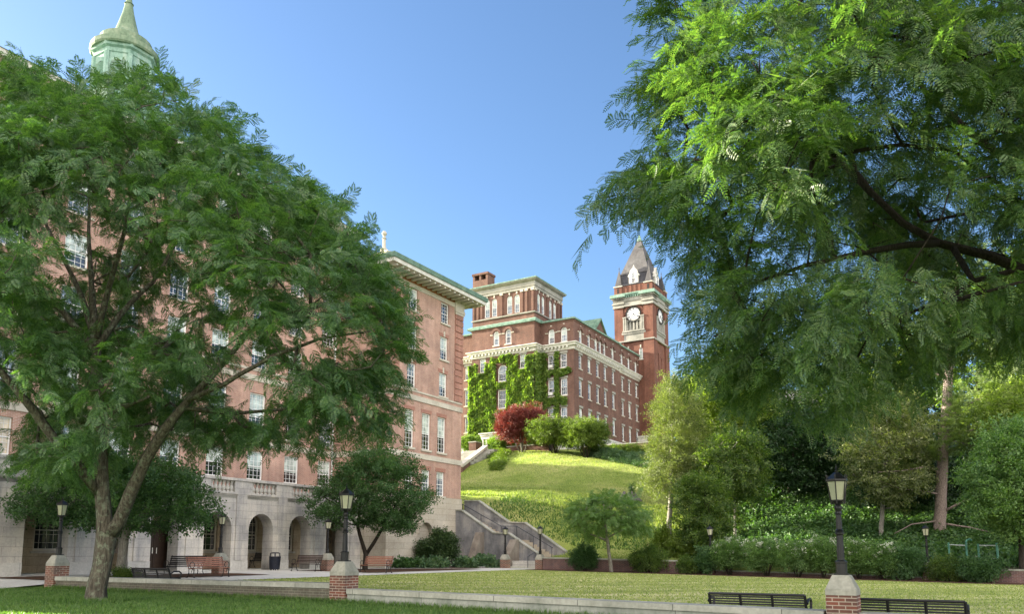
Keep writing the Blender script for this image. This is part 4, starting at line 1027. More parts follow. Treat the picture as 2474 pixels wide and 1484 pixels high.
for t0, zt, dep in ((31.55, 1.5, 1.35), (28.6, .95, 1.5)):
    mb = MB(); a, b = t0 - .28, t0 + .28
    mb.add([(49.098, a, -1.5), (49.098, b, -1.5), (49.098, b, zt), (49.098, a, zt), (49.1 - dep, a, -1.5), (49.1 - dep, b, -1.5), (49.1 - dep, b, -.35), (49.1 - dep, a, -.35), (48.75, a, zt), (48.75, b, zt)],
           [(4, 5, 6, 7), (7, 6, 9, 8), (8, 9, 2, 3), (4, 7, 8, 3, 0), (5, 1, 2, 9, 6), (0, 3, 2, 1)])
    mb.build('buttress', 'concrete_brown', stair, O3)
mb = MB(); hp = [(26.3, .35), (29.3, 1.95), (30.6, 1.97), (34.2, 3.75)]
mb.tube([(50.4, t, z) for t, z in hp], .03, 6)
for t, z in ((26.4, .4), (27.9, 1.2), (29.3, 1.95), (30.6, 1.97), (32.4, 2.86), (34.1, 3.7)): mb.tube([(50.4, t, z - .95), (50.4, t, z)], .025, 6)
mb.build('handrail', 'rail', stair, O3)
mb = MB(); mb.tube([(47.45, 26.7, -1.0), (47.45, 26.7, -.25), (48.5, 26.7, .05), (48.5, 26.7, -.55)], .025, 6); mb.build('handrail', 'rail', stair, O3)

# upper flight near the ivy-covered hall
up = atS(1172, 1077, 76); us, ut = ST(up.x, up.y)
O4 = (us, ut, gz(us, ut))
flight = empty('hilltop_steps', W(*O4), YAW, 'pale stone steps with a sloping parapet at the top left of the grass hill', 'stairway')
lo = atS(1112, 1122, 68); ls, lt = ST(lo.x, lo.y)
mb = MB(); n = 10
for k in range(n):
    f0 = k / n; s0 = ls + (us - ls) * f0; z1 = lo.z - .3 + (up.z - lo.z) * (k + 1) / n - .3
    mb.box(s0, us + .5, min(lt, ut) + .4, min(lt, ut) + 4.5, z1 - 1.2, z1)
mb.build('steps', 'trim_grey', flight, O4)
mb = MB(); a, b = Vector((ls, lt, lo.z)), Vector((us, ut, up.z)); sd = Vector((0, .35, 0))
def para(p, q, h0, h1): 
    vs = []
    for r in (p, q):
        for w_ in (-1, 1): 
            for z in (h0, h1): vs.append(r + sd * w_ + Vector((0, 0, z)))
    mb.add(vs, [(0, 1, 5, 4), (2, 6, 7, 3), (1, 3, 7, 5), (0, 4, 6, 2), (0, 2, 3, 1), (4, 5, 7, 6)])
para(a, b, -.32, 0); mb.build('parapet', 'trim', flight, O4)
mb = MB(); sd = Vector((0, .22, 0)); para(a, b, -2.2, -.32); mb.build('parapet_base', 'brick_hall', flight, O4)

# ================================================================== IVY-COVERED HALL ON THE HILL
O2 = (95.0, 48.0, 12.5)
fen = empty('hilltop_hall', W(*O2), YAW, 'dark red brick Victorian hall with white bracketed cornice and square rooftop pavilion', 'building')
sP, sQ, tR, tP0, tP1, tL = 84.1, 85.7, 41.65, 46.3, 55.6, 60.2
R1, R2, R3 = 22.8, 19.3, 15.7
q_w = [(44.78, R1 + .02, 'hall'), (43.07, R1, 'hall'), (44.8, R2, 'hall_tall'), (43.05, R2, 'hall_tall'), (44.85, R3, 'hall_tall'), (43.1, R3, 'hall_tall')]
q_a = [(44.75, 26.0, 'hall_arch'), (42.98, 26.05, 'hall_arch')]
p_w = [(53.95, R1 + .3, 'hall'), (47.95, R1 + .2, 'hall'), (50.95, 21.6, 'hall_big_arch'), (50.95, 18.1, 'hall_mid')]
p_a = [(51.9, 26.4, 'hall_arch'), (50.1, 26.4, 'hall_arch')]
ql_w = [(57.3, R1, 'hall'), (57.3, R2, 'hall_tall'), (57.3, R3, 'hall_tall')]
r_s = [87.55, 90.2, 92.75, 95.2, 97.9, 101.55, 104.1, 106.85]
r_w = [(s, z - (.3 if s > 100 else 0), k) for s in r_s for z, k in ((R1, 'hall'), (R2, 'hall_tall'), (R3, 'hall_tall'))]
r_as = [87.7, 90.2, 92.35, 93.65, 95.05, 97.85, 101.5, 104.05, 106.75]
r_a = [(s, 26.05, 'hall_arch') for s in r_as]
b_w = [(s, 13.35, 'base_win') for s in r_s[:6]]
mb = MB()
O_ = lambda L: [opw(c, z, k) for c, z, k in L]
mb.wall('t', sQ, tR, tP0, 14.8, 29.0, O_(q_w + q_a), .2); mb.wall('t', sP, tP0, tP1, 14.8, 29.0, O_(p_w + p_a), .2)
mb.wall('t', sQ, tP1, tL, 14.8, 29.0, O_(ql_w), .2); mb.wall('s', tP0, sP, sQ, 14.8, 29.0); mb.wall('s', tP1, sP, sQ, 14.8, 29.0)
mb.wall('s', tR, sQ, 100.1, 14.8, 29.0, O_([w for w in r_w + r_a if w[0] < 100]), .2)
mb.wall('s', tR + .2, 100.1, 108.2, 14.8, 28.7, O_([w for w in r_w + r_a if w[0] > 100]), .2); mb.wall('t', 100.1, tR, tR + .2, 14.8, 29)
mb.wall('s', tL, sQ, 108.2, 12, 29); mb.wall('t', 108.2, tR + .2, tL, 12, 29)
mb.build('main_wall', 'brick_hall', fen, O2)
mb = MB(); d = .07
mb.wall('t', sQ - d, tR - d, tP0 - d, 11, 14.8, O_([(44.8, 13.2, 'base_win'), (43.0, 13.2, 'base_win')]), .25); mb.wall('t', sP - d, tP0 - d, tP1 + d, 11, 14.8); mb.wall('s', tP0 - d, sP - d, sQ - d, 11, 14.8)
mb.wall('s', tR - d, sQ - d, 108.2, 11, 14.8, O_(b_w), .25); mb.wall('t', sQ - d, tP1 + d, tL, 11, 14.8)
mb.build('stone_base', 'granite', fen, O2)
bp = [(sQ, tL), (sQ, tP1), (sP, tP1), (sP, tP0), (sQ, tP0), (sQ, tR), (108.2, tR)]
mb = MB(); mb.sweep(bp, [(0, 14.72), (.13, 14.74), (.13, 14.98), (0, 15.02)]); mb.build('water_table', 'granite', fen, O2)
for L, ax, p in ((q_w + q_a, 't', sQ), (p_w + p_a, 't', sP), (ql_w, 't', sQ), ([w for w in r_w + r_a if w[0] < 100], 's', tR), ([w for w in r_w + r_a if w[0] > 100], 's', tR + .2)):
    for c, z, k in L:
        w, h = WIN[k][2:]; put_win(fen, O2, k, ax, p + .07, c, z)
        if 'arch' not in k: put_box(fen, O2, 'lintel', 'trim_grey', ax, p, c, z + h + .01, w + .24, .3, -.06, .1)
        else:
            put_box(fen, O2, 'keystone', 'trim', ax, p, c, z + h + .05, .2, .42, -.07, .05)
        put_box(fen, O2, 'sill', 'trim', ax, p, c, z - .13, w + .22, .13, -.08, .1)
for c in (44.8, 43.0): put_win(fen, O2, 'base_win', 't', sQ + .05, c, 13.2)
for c, z, k in b_w: put_win(fen, O2, k, 's', tR + .05, c, z)
# brick hoods round the arched windows and pale impost bands
def hood(axis, p, c, sp, r):
    mb = MB()
    for k in range(10):
        a, b = PI * k / 10, PI * (k + 1) / 10
        q = [((c + rr * math.cos(x), p - d_, sp + rr * math.sin(x)) if axis == 's' else (p - d_, c + rr * math.cos(x), sp + rr * math.sin(x))) for d_ in (.14, 0) for rr, x in ((r + .03, a), (r + .03, b), (r + .33, b), (r + .33, a))]
        mb.add(q, [(0, 1, 2, 3), (2, 6, 7, 3), (0, 4, 5, 1)])
    mb.build('window_hood', 'brick_hall', fen, O2)
for L, ax, p in ((q_a, 't', sQ), (p_a, 't', sP), ([w for w in r_a if w[0] < 100], 's', tR), ([w for w in r_a if w[0] > 100], 's', tR + .2)):
    for c, z, k in L:
        w, h = WIN[k][2:]; hood(ax, p, c, z + h - w / 2, w / 2)
        for sg in (-1, 1):
            a, b = sorted((c + sg * (w / 2 + .03), c + sg * (w / 2 + .42))); zz = z + h - w / 2 - .12; mt = MB()
            mt.box(*((a, b, p - .1, p + .01) if ax == 's' else (p - .1, p + .01, a, b)), zz, zz + .16); mt.build('impost_block', 'trim', fen, O2)
mb = MB(); cp = bp[:6] + [(100.1, tR), (100.1, tR + .2), (108, tR + .2)]
mb.sweep(cp, [(0, 24.98), (.08, 25.0), (.12, 25.22), (.12, 25.42), (.42, 25.44), (.46, 25.6), (.62, 25.72), (.62, 25.82), (.1, 25.95), (0, 25.95)])
def along(path, step, fn):
    for k in range(len(path) - 1):
        a, b = Vector(path[k]), Vector(path[k + 1]); L = (b - a).length; n = int(L / step); d = (b - a).normalized(); o = Vector((d.y, -d.x))
        for i in range(n): fn(a + d * (step * (i + .5)), d, o)
def brk(p, d, o):
    q = p + o * .12; r = p + o * .40; e = d * .1
    xs = sorted((min(q.x, r.x) - abs(e.x), max(q.x, r.x) + abs(e.x))); ys = sorted((min(q.y, r.y) - abs(e.y), max(q.y, r.y) + abs(e.y)))
    mb.box(xs[0], xs[1], ys[0], ys[1], 25.2, 25.435)
along(cp, .52, brk); mb.build('cornice', 'white_stone', fen, O2)
mb = MB(); mb.sweep(cp, [(0, 28.55), (.06, 28.6), (.1, 28.75), (0, 28.8)]); mb.build('brick_corbel', 'brick_hall', fen, O2)
mb = MB(); mb.sweep(cp, [(-.3, 28.8), (.22, 28.82), (.26, 29.02), (-.1, 29.12), (-.3, 29.12)]); mb.build('copper_gutter', 'copper', fen, O2)
mb = MB(); mb.add([(sQ, tR, 29.05), (108.2, tR, 29.05), (108.2, tL, 29.05), (sQ, tL, 29.05), (89, 46, 30.3), (108.2, 46, 30.9), (108.2, tL - 3, 30.9), (89, tL - 3, 30.3)], [(0, 1, 5, 4), (1, 2, 6, 5), (2, 3, 7, 6), (3, 0, 4, 7), (4, 5, 6, 7)]); mb.add([(sP, tP0, 29.06), (sQ + 1, tP0, 29.06), (sQ + 1, tP1, 29.06), (sP, tP1, 29.06)], [(0, 1, 2, 3)]); mb.build('roof', 'slate_dark', fen, O2)
mb = MB(); mb.add([(91.9, tR - .02, 29.1), (95.4, tR - .02, 29.1), (93.65, tR - .02, 30.7)], [(0, 1, 2)]); mb.build('gable_wall', 'brick_hall', fen, O2)
mb = MB()
for a, b in (((91.7, 29.0), (93.65, 30.95)), ((93.65, 30.95), (95.6, 29.0))):
    mb.add([(a[0], tR - .25, a[1]), (b[0], tR - .25, b[1]), (b[0], 47, b[1]), (a[0], 47, a[1]), (a[0], tR - .25, a[1] - .24), (b[0], tR - .25, b[1] - .24), (b[0], 47, b[1] - .24), (a[0], 47, a[1] - .24)], [(0, 1, 2, 3), (0, 4, 5, 1), (4, 7, 6, 5)])
mb.build('gable_roof', 'copper_dark', fen, O2)
mb = MB(); mb.add([(108, tL + 2, 29), (108, 48, 29), (96, 48, 29), (96, tL + 2, 29), (102, 56, 34.5)], [(0, 1, 4), (1, 2, 4), (2, 3, 4), (3, 0, 4)]); mb.build('rear_roof', 'slate_dark', fen, O2)
# rooftop pavilion
s0, s1, t0, t1 = 84.75, 92.3, 46.65, 55.95
pw = [(c, 30.52, 'pent') for c in (53.7, 52.6, 50.3, 49.2)]; pr_ = [(c, 30.52, 'pent') for c in (86.0, 87.15, 89.2, 90.4)]
mb = MB(); mb.wall('t', s0, t0, t1, 29, 34.6, O_(pw), .18); mb.wall('s', t0, s0, s1, 29, 34.6, O_(pr_), .18); mb.wall('s', t1, s0, s1, 29, 34.6); mb.wall('t', s1, t0, t1, 29, 34.6)
pav = mb.build('pavilion', 'brick_hall', fen, O2)
for c, z, k in pw: put_win(fen, O2, k, 't', s0 + .06, c, z); put_box(fen, O2, 'keystone', 'trim', 't', s0, c, z + 2.5, .2, .4, -.06, .05)
for c, z, k in pr_: put_win(fen, O2, k, 's', t0 + .06, c, z); put_box(fen, O2, 'keystone', 'trim', 's', t0, c, z + 2.5, .2, .4, -.06, .05)
def pil(x0, x1, y0, y1, o):
    mb = MB(); mb.box(x0, x1, y0, y1, 30.4, 33.1); mb.build('pilaster', 'brick_hall', fen, O2)
    mc = MB(); mc.box(x0 - .06, x1 + (0 if o == 's' else .06), y0 - .06, y1 + (.06 if o == 's' else 0), 33.1, 33.35); mc.build('pilaster_capital', 'trim', fen, O2)
for c in (55.75, 55.1, 54.5, 51.45, 48.4, 47.75, 46.85):
    pil(s0 - .16, s0, c - .16, c + .16, 's')
for c in (84.95, 88.15, 91.3, 92.1): pil(c - .16, c + .16, t0 - .16, t0, 't')
pp = [(s1, t1), (s0, t1), (s0, t0), (s1, t0), (s1, t1)]
mb = MB(); mb.sweep(pp, [(0, 30.2), (.16, 30.22), (.16, 30.36), (0, 30.4)], cap=False); mb.sweep(pp, [(0, 33.36), (.12, 33.38), (.14, 33.5), (.08, 33.55), (.08, 33.72), (.16, 33.76), (.16, 34.3), (.3, 34.36), (.5, 34.5), (.5, 34.6), (0, 34.7)], cap=False); mb.build('pavilion_cornice', 'trim_grey', fen, O2)
mb = MB(); mb.sweep(pp, [(.4, 34.6), (.56, 34.6), (.58, 34.74), (-.5, 34.84)], cap=False); mb.box(s0, s1, t0, t1, 34.7, 34.85); mb.build('pavilion_roof', 'copper', fen, O2)
mb = MB(); mb.sweep(pp, [(0, 29.05), (.55, 29.05), (.6, 29.25), (.1, 29.5), (0, 29.5)], cap=False); mb.build('pavilion_skirt', 'copper', fen, O2)
mb = MB(); mb.box(87.2, 89.0, 55.2, 57.6, 29, 36.9); 
for t in (55.2, 56.25, 57.3): mb.box(87.2, 89.0, t, t + .3, 36.9, 37.6)
mb.box(87.1, 89.1, 55.1, 57.7, 37.6, 37.9); mb.build('chimney', 'brick_hall', fen, O2)
# side porch by the tower
mb = MB(); mb.box(107.0, 108.6, 40.6, 41.85, 16.0, 16.6); mb.box(107.05, 107.3, 40.7, 40.95, 12, 16.0); mb.box(106.9, 108.7, 40.4, 41.9, 16.6, 16.8); mb.build('side_porch', 'white_stone', fen, O2)

# ------------------------------------------------------------------ clock tower
O5 = (111.0, 42.4, 12.0)
tow = empty('clock_tower', W(*O5), YAW, 'tall red brick clock tower with pointed slate roof behind the hilltop hall', 'clock tower')
a0, a1, b0, b1 = 107.9, 114.2, 39.55, 45.35
tl = [(c, 28.4, 'tower_arch') for c in (41.45, 43.4)]
mb = MB(); mb.wall('t', a0, b0, b1, 8, 40, O_(tl) + [(40.95, 43.55, 33.0, 34.4, False)], .25)
mb.wall('s', b0, a0, a1, 8, 40, [(110.0, 110.25, 22, 29.5, False), (111.3, 111.55, 22, 29, False), (109.7, 112.4, 33.0, 34.4, False)], .25); mb.wall('s', b1, a0, a1, 8, 40); mb.wall('t', a1, b0, b1, 8, 40)
mb.poly([(109.9, b0 + .24, 22), (111.7, b0 + .24, 22), (111.7, b0 + .24, 29.6), (109.9, b0 + .24, 29.6)])
mb.build('shaft', 'brick_tower', tow, O5)
for c, z, k in tl: put_win(tow, O5, k, 't', a0 + .05, c, z); put_box(tow, O5, 'keystone', 'trim', 't', a0, c, z + 1.8, .2, .4, -.06, .05); put_box(tow, O5, 'sill', 'trim', 't', a0, c, z - .12, .9, .12, -.08, .1)
for s, t in ((a0, b0), (a0, b1 - 1.15), (a1 - 1.15, b0), (a1 - 1.15, b1 - 1.15)):
    mb = MB(); mb.box(s - .22, s + 1.37, t - .22, t + 1.37, 8, 31.3); mb.box(s - .16, s + 1.31, t - .16, t + 1.31, 31.3, 36.6)
    mb.build('corner_pier', 'brick_tower', tow, O5)
tp = [(a1, b1), (a0, b1), (a0, b0), (a1, b0), (a1, b1)]
mb = MB(); mb.sweep(tp, [(.1, 31.2), (.34, 31.22), (.34, 31.42), (.1, 31.5)], cap=False); mb.build('stone_band', 'trim_grey', tow, O5); mb = MB()
mb.sweep(tp, [(0, 36.65), (.3, 36.7), (.3, 37.0), (.2, 37.05), (.2, 37.45), (.3, 37.5), (.3, 38.1), (0, 38.15)], cap=False)
mb.build('stone_band', 'trim_grey', tow, O5)
for s, t in ((a0, b0), (a0, b1 - 1.15), (a1 - 1.15, b0), (a1 - 1.15, b1 - 1.15)):
    mb = MB()
    for z0, z1, o in ((36.6, 36.8, .34), (36.8, 37.15, .26), (37.15, 37.35, .42), (37.35, 38.0, .3), (38.0, 38.2, .46)): mb.box(s - o, s + 1.15 + o, t - o, t + 1.15 + o, z0, z1)
    mb.build('pier_capital', 'trim_grey', tow, O5)
mb = MB(); mb.sweep(tp, [(.2, 38.16), (.5, 38.3), (.62, 38.55), (.62, 38.7), (.1, 38.85)], cap=False)
for s, t in ((a0, b0), (a0, b1 - 1.15), (a1 - 1.15, b0), (a1 - 1.15, b1 - 1.15)): mb.box(s - .66, s + 1.15 + .66, t - .66, t + 1.15 + .66, 38.2, 38.6)
def dent(p, d, o):
    q = p + o * .2; r = p + o * .46; e = d * .09
    mb.box(min(q.x, r.x) - abs(e.x), max(q.x, r.x) + abs(e.x), min(q.y, r.y) - abs(e.y), max(q.y, r.y) + abs(e.y), 38.05, 38.29)
along(tp, .36, dent); mb.build('tower_cornice', 'copper', tow, O5)
mb = MB(); mb.box(a0 + .1, a1 - .1, b0 + .1, b1 - .1, 38.7, 40.05)
k = b0 + .3
while k < b1: mb.box(a0 - .05, a0 + .1, k, k + .3, 38.75, 39.95); k += .72
k = a0 + .3
while k < a1: mb.box(k, k + .3, b0 - .05, b0 + .1, 38.75, 39.95); k += .72
mb.build('parapet', 'brick_tower', tow, O5)
cs, ct = (a0 + a1) / 2, (b0 + b1) / 2
mb = MB(); mb.frust(cs, ct, 40.05, 40.25, 3.2, 2.95, 3.2, 2.95, 1); mb.frust(cs, ct, 40.25, 42.0, 2.75, 2.5, 2.45, 2.2, 1); mb.frust(cs, ct, 42.0, 47.9, 2.55, 2.3, .32, .3, 0); mb.build('spire_roof', ['slate', 'slate_dark'], tow, O5)
mb = MB(); mb.frust(cs, ct, 47.85, 48.0, .42, .4, .42, .4); mb.frust(cs, ct, 48.0, 49.0, .32, .3, .04, .04); mb.build('spire_cap', 'copper', tow, O5)
for s, t in ((a0 + .5, b0 + .5), (a0 + .5, b1 - .5), (a1 - .5, b0 + .5), (a1 - .5, b1 - .5)):
    mb = MB(); mb.box(s - .62, s + .62, t - .62, t + .62, 38.6, 39.95, 0); mb.frust(s, t, 39.95, 40.12, .72, .72, .72, .72, 2); mb.frust(s, t, 40.12, 42.75, .55, .55, .03, .03, 1); mb.tube([(s, t, 42.7), (s, t, 43.4)], [.05, .02], 6, 1); mb.lathe([(.02, 43.0), (.1, 43.08), (.02, 43.18)], 8, (s, t), 1)
    mb.box(s - .635, s - .6, t - .14, t + .14, 39.0, 39.7, 3); mb.box(s - .14, s + .14, t - .635, t - .6, 39.0, 39.7, 3)
    mb.build('turret', ['brick_tower', 'slate', 'trim', 'dark'], tow, O5)
# dormers, clock faces, belfry balcony on the two faces in view
for ax, p, c in (('t', a0, ct), ('s', b0, cs)):
    def Q(u, d_, z): return (p + d_, c - u, z) if ax == 't' else (c + u, p + d_, z)
    mb = MB(); pts = [(u_ * .78, 40.15 + (z_ - 40.15) * .86) for u_, z_ in [(-.95, 40.15), (.95, 40.15), (.95, 41.6), (1.15, 41.7), (1.1, 41.95), (.8, 42.2), (.7, 42.7), (.35, 43.05), (.12, 43.2), (0, 43.75), (-.12, 43.2), (-.35, 43.05), (-.7, 42.7), (-.8, 42.2), (-1.1, 41.95), (-1.15, 41.7), (-.95, 41.6)]]
    n = len(pts); mb.add([Q(u, .25, z) for u, z in pts] + [Q(u, .7, z) for u, z in pts], [tuple(range(n)), tuple(range(n, 2 * n))[::-1]] + [(i, (i + 1) % n, n + (i + 1) % n, n + i) for i in range(n)])
    mb.box(*((p + .7, p + 2.6, c - .8, c + .8) if ax == 't' else (c - .8, c + .8, p + .7, p + 2.6)), 40.15, 42.2); dm = mb.build('dormer', 'white_stone', tow, O5)
    fm, pm, w, h = WIN['dormer']
    loc = Q(0, .12, 40.25); o = link('window', fm, dm, tuple(loc[i] - O5[i] for i in range(3)), -PI / 2 if ax == 't' else 0); link('pane', pm, o)
    def ring(r0, r1, d0, d1, zc, m=0, n=32):
        for k in range(n):
            x, y = 2 * PI * k / n, 2 * PI * (k + 1) / n
            q = [Q(r * math.sin(a), dd, zc + r * math.cos(a)) for dd in (d0, d1) for r, a in ((r0, x), (r0, y), (r1, y), (r1, x))]; mb.add(q, [(0, 1, 2, 3), (2, 6, 7, 3), (0, 4, 5, 1)], m)
    mb = MB(); mb.poly([Q(1.06 * math.sin(a), -.10, 35.4 + 1.06 * math.cos(a)) for a in np.linspace(0, 2 * PI, 33)[:-1]]); cf = mb.build('clock_face', 'clockface', tow, O5)
    mb = MB(); ring(1.04, 1.2, -.2, 0, 35.4, 0); ring(.99, 1.015, -.108, -.1, 35.4, 1); ring(.66, .68, -.108, -.1, 35.4, 1); mb.build('clock_rim', ['dark', 'clockblack'], cf, O5)
    mb = MB(); NUM = ['XII', 'I', 'II', 'III', 'IIII', 'V', 'VI', 'VII', 'VIII', 'IX', 'X', 'XI']
    def stroke(h_, x0, r0, x1, r1, wd=.022):
        A = 2 * PI * h_ / 12; e = (math.sin(A), math.cos(A)); f = (math.cos(A), -math.sin(A))
        P = [(e[0] * r + f[0] * (x + sg), e[1] * r + f[1] * (x + sg)) for r, x, sg in ((r0, x0, -wd), (r0, x0, wd), (r1, x1, wd), (r1, x1, -wd))]
        mb.poly([Q(u, -.112, 35.4 + z) for u, z in P])
    for i, s_ in enumerate(NUM):
        wd = {'I': .07, 'V': .13, 'X': .13}; tot = sum(wd[ch] for ch in s_); x = -tot / 2
        for ch in s_:
            w_ = wd[ch]; m_ = x + w_ / 2
            if ch == 'I': stroke(i, m_, .71, m_, .96)
            elif ch == 'V': stroke(i, m_, .71, m_ - .045, .96); stroke(i, m_, .71, m_ + .045, .96, .014)
            else: stroke(i, m_ - .045, .71, m_ + .045, .96); stroke(i, m_ + .045, .71, m_ - .045, .96, .014)
            x += w_
    mb.build('numeral', 'clockblack', cf, O5)
    for nm, hh, L, wd in (('minute_hand', 4.1, .88, .035), ('hour_hand', 7.35, .6, .05)):
        mb = MB(); A = 2 * PI * hh / 12; e = (math.sin(A), math.cos(A)); f = (math.cos(A), -math.sin(A))
        P = [(e[0] * r + f[0] * x, e[1] * r + f[1] * x) for r, x in ((-.2, -wd), (-.2, wd), (L * .8, wd), (L, 0), (L * .8, -wd))]; mb.add([Q(u, -.13, 35.4 + z) for u, z in P] + [Q(u, -.15, 35.4 + z) for u, z in P], [(0, 1, 2, 3, 4), (5, 9, 8, 7, 6)]); mb.build(nm, 'clockblack', cf, O5)
    mb = MB()
    for k in range(14):
        x, y = -PI / 2 + PI * k / 14, -PI / 2 + PI * (k + 1) / 14
        q = [Q(r * math.sin(a), dd, 35.4 + r * math.cos(a)) for dd in (-.12, 0) for r, a in ((1.35, x), (1.35, y), (1.62, y), (1.62, x))]; mb.add(q, [(0, 1, 2, 3), (2, 6, 7, 3), (0, 4, 5, 1)])
    mb.build('clock_arch', 'brick_tower', tow, O5)
    mb = MB(); bx = (lambda u0, u1, d0, d1, z0, z1: mb.box(*((p + d0, p + d1, c - u1, c - u0) if ax == 't' else (c + u0, c + u1, p + d0, p + d1)), z0, z1))
    bx(-1.75, 1.75, -.3, .05, 32.7, 32.95); bx(-1.9, 1.9, -.2, .05, 32.4, 32.7); bx(-1.7, 1.7, -.1, .05, 31.5, 32.4); bx(-1.35, 1.35, -.14, .05, 34.35, 34.6)
    for u in np.linspace(-1.05, 1.05, 5): bx(u - .12, u + .12, -.1, .25, 32.95, 34.35)
    for u in (-1.55, -1.25, 1.25, 1.55):
        bx(u - .11, u + .11, -.22, 0, 32.95, 34.9); bx(u - .16, u + .16, -.27, 0, 34.9, 35.1)
    mb.poly([Q(-1.4, .22, 32.95), Q(1.4, .22, 32.95), Q(1.4, .22, 34.4), Q(-1.4, .22, 34.4)])
    mb.build('belfry_balcony', 'trim_grey', tow, O5)

# ------------------------------------------------------------------ ivy
rng = np.random.default_rng(5)
P = []; D = []
def n2(a, b): return math.sin(a * 1.7 + 1.3 * math.sin(b * 1.1)) * math.sin(b * 1.9 + 1.1 * math.sin(a * .9)) + .5 * math.sin(a * 4.1 + b * 2.3) * math.sin(b * 3.7 - a)
wins = [(opw(c, z, k)) for c, z, k in p_w]; qw = [opw(c, z, k) for c, z, k in q_w]
def clear(a, z, L, g=.12): return all(not (o[0] - g < a < o[1] + g and o[2] - .15 < z < o[3] + .3) for o in L)
cnt = 0
while cnt < 26000:
    t, z = rng.uniform(tP0 - .1, tP1 + .2), rng.uniform(12.2, 25.0)
    if not clear(t, z, wins): continue
    top = 24.9 + .25 * n2(t, 2) if 48.4 < t < 52.5 else 24.3 + .45 * n2(t, 2)
    if t < 47.3: top = 24.6
    if z > top: continue
    b = n2(t, z)
    if b < -1.32 and z > 15: continue
    P.append(W(sP - .08 - .15 * max(0, b + .5) - rng.uniform(0, .12), t, z)); D.append(W(-.8, rng.normal(0, .5), rng.normal(-.9, .5))); cnt += 1
cnt = 0
while cnt < 4500:
    s, z = rng.uniform(sP - .2, sQ + .1), rng.uniform(12.2, 24.9); P.append(W(s, tP0 - .06 - rng.uniform(0, .22), z)); D.append(W(rng.normal(0, .5), -.8, rng.normal(-.9, .5))); cnt += 1
cnt = 0
while cnt < 6500:
    t, z = rng.uniform(tR + .1, tP0), rng.uniform(13, 25)
    e = .25 * n2(t * 2, z * 2)
    ok = t > 45.35 + e or (abs(z - 22.45 + e) < .42 and t > 42.0) or (abs(z - 18.75 + e) < .5 and t > 42.6) or (43.65 < t < 44.2 and z < 25 and z > 17) or (44 < t and z < 18.6 and n2(t, z) > -.3)
    if not ok or not clear(t, z, qw, .05): continue
    P.append(W(sQ - .06 - rng.uniform(0, .16), t, z)); D.append(W(-.8, rng.normal(0, .5), rng.normal(-.9, .5))); cnt += 1
for _ in range(900):
    t, z = rng.uniform(tP1, tP1 + 1.4), rng.uniform(12.5, 24.3); P.append(W(sQ - .1 - rng.uniform(0, .25), t, z)); D.append(W(-.8, rng.normal(0, .5), rng.normal(-.9, .5)))
iv = inst([KITE * (.32, .3, .3)], P, D, rng.uniform(.6, 1.25, len(P)), rng, .8)
ivo = W(84, 51, 12.3); iv_root = empty('climbing_ivy', ivo, 0, 'thick yellow-green ivy climbing the front of the red brick hilltop hall', 'ivy')
leaves_obj('foliage', iv, 'leaf_ivy', iv_root, ivo)
mb = MB()
for k in range(26):
    t = rng.uniform(tP0, tP1); pts = [W(sP - .04, t + .3 * math.sin(z * .7 + k), z) for z in np.arange(12.2, rng.uniform(18, 24), 1.2)]
    if all(clear(ST(q.x, q.y)[1], q.z, wins) for q in pts): mb.tube([q - ivo for q in pts], [.05 - .03 * i / len(pts) for i in range(len(pts))], 5)
mb.build('vine_stem', 'bark_dark', iv_root)

# ------------------------------------------------------------------ hilltop pieces
po = atS(1190, 1078, 80); ps, pt_ = ST(po.x, po.y); pz = gz(ps, pt_)
ent = empty('entrance_porch', W(81.6, 49.9, gz(81.6, 49.9)), YAW, 'white flat-roofed porch with columns in front of the ivy', 'porch'); g0 = ent.location.z
mb = MB(); mb.box(-1.6, 1.9, -1.75, 1.75, 14.05 - g0, 14.3 - g0); mb.box(-1.75, 2.0, -1.9, 1.9, 14.3 - g0, 14.42 - g0); mb.box(-1.5, 1.9, -1.65, 1.65, 13.72 - g0, 14.05 - g0); mb.build('entablature', 'white_stone', ent)
for x, y in ((-1.3, -1.45), (-1.3, 1.45), (-1.3, .95), (-1.3, -.95)):
    mb = MB(); mb.lathe([(.2, 0), (.2, .1), (.15, .14), (.12, 13.6 - g0), (.19, 13.64 - g0), (.19, 13.72 - g0)], 10, (x, y)); mb.build('column', 'white_stone', ent)
def brick_low(name, label, s0, s1, t0, t1, z1, body='brick_hall', h=None):
    r = empty(name, W((s0 + s1) / 2, (t0 + t1) / 2, gz((s0 + s1) / 2, (t0 + t1) / 2)), YAW, label, 'wall'); off = ((s0 + s1) / 2, (t0 + t1) / 2, r.location.z)
    mb = MB(); mb.box(s0, s1, t0, t1, z1 - 2, z1 - .12); mb.build('wall_body', body, r, off); mb = MB(); mb.box(s0 - .06, s1 + .06, t0 - .06, t1 + .06, z1 - .12, z1); mb.build('coping', 'trim_grey', r, off); return r
brick_low('retaining_wall', 'low red brick wall behind the red maple at the hill top', 78.6, 79.0, 42.5, 47.0, 12.35)
brick_low('gate_pier', 'short square brick pillar right of the red maple', 78.3, 79.3, 41.3, 42.3, 12.75)
brick_low('retaining_wall', 'long low brick wall below the white stone base of the hilltop hall', 83.0, 83.4, 30.5, 39.6, 12.35)
brick_low('gate_pier', 'brick pillar at the head of the pale steps by the hall corner', 77.5, 78.6, 50.6, 51.6, 13.1)
stp = empty('tree_stump', W(62, 25.1, gz(62, 25.1)), 0, 'jagged grey tree stump on the grass hill with green shoots', 'stump')
mb = MB(); rr = random.Random(4)
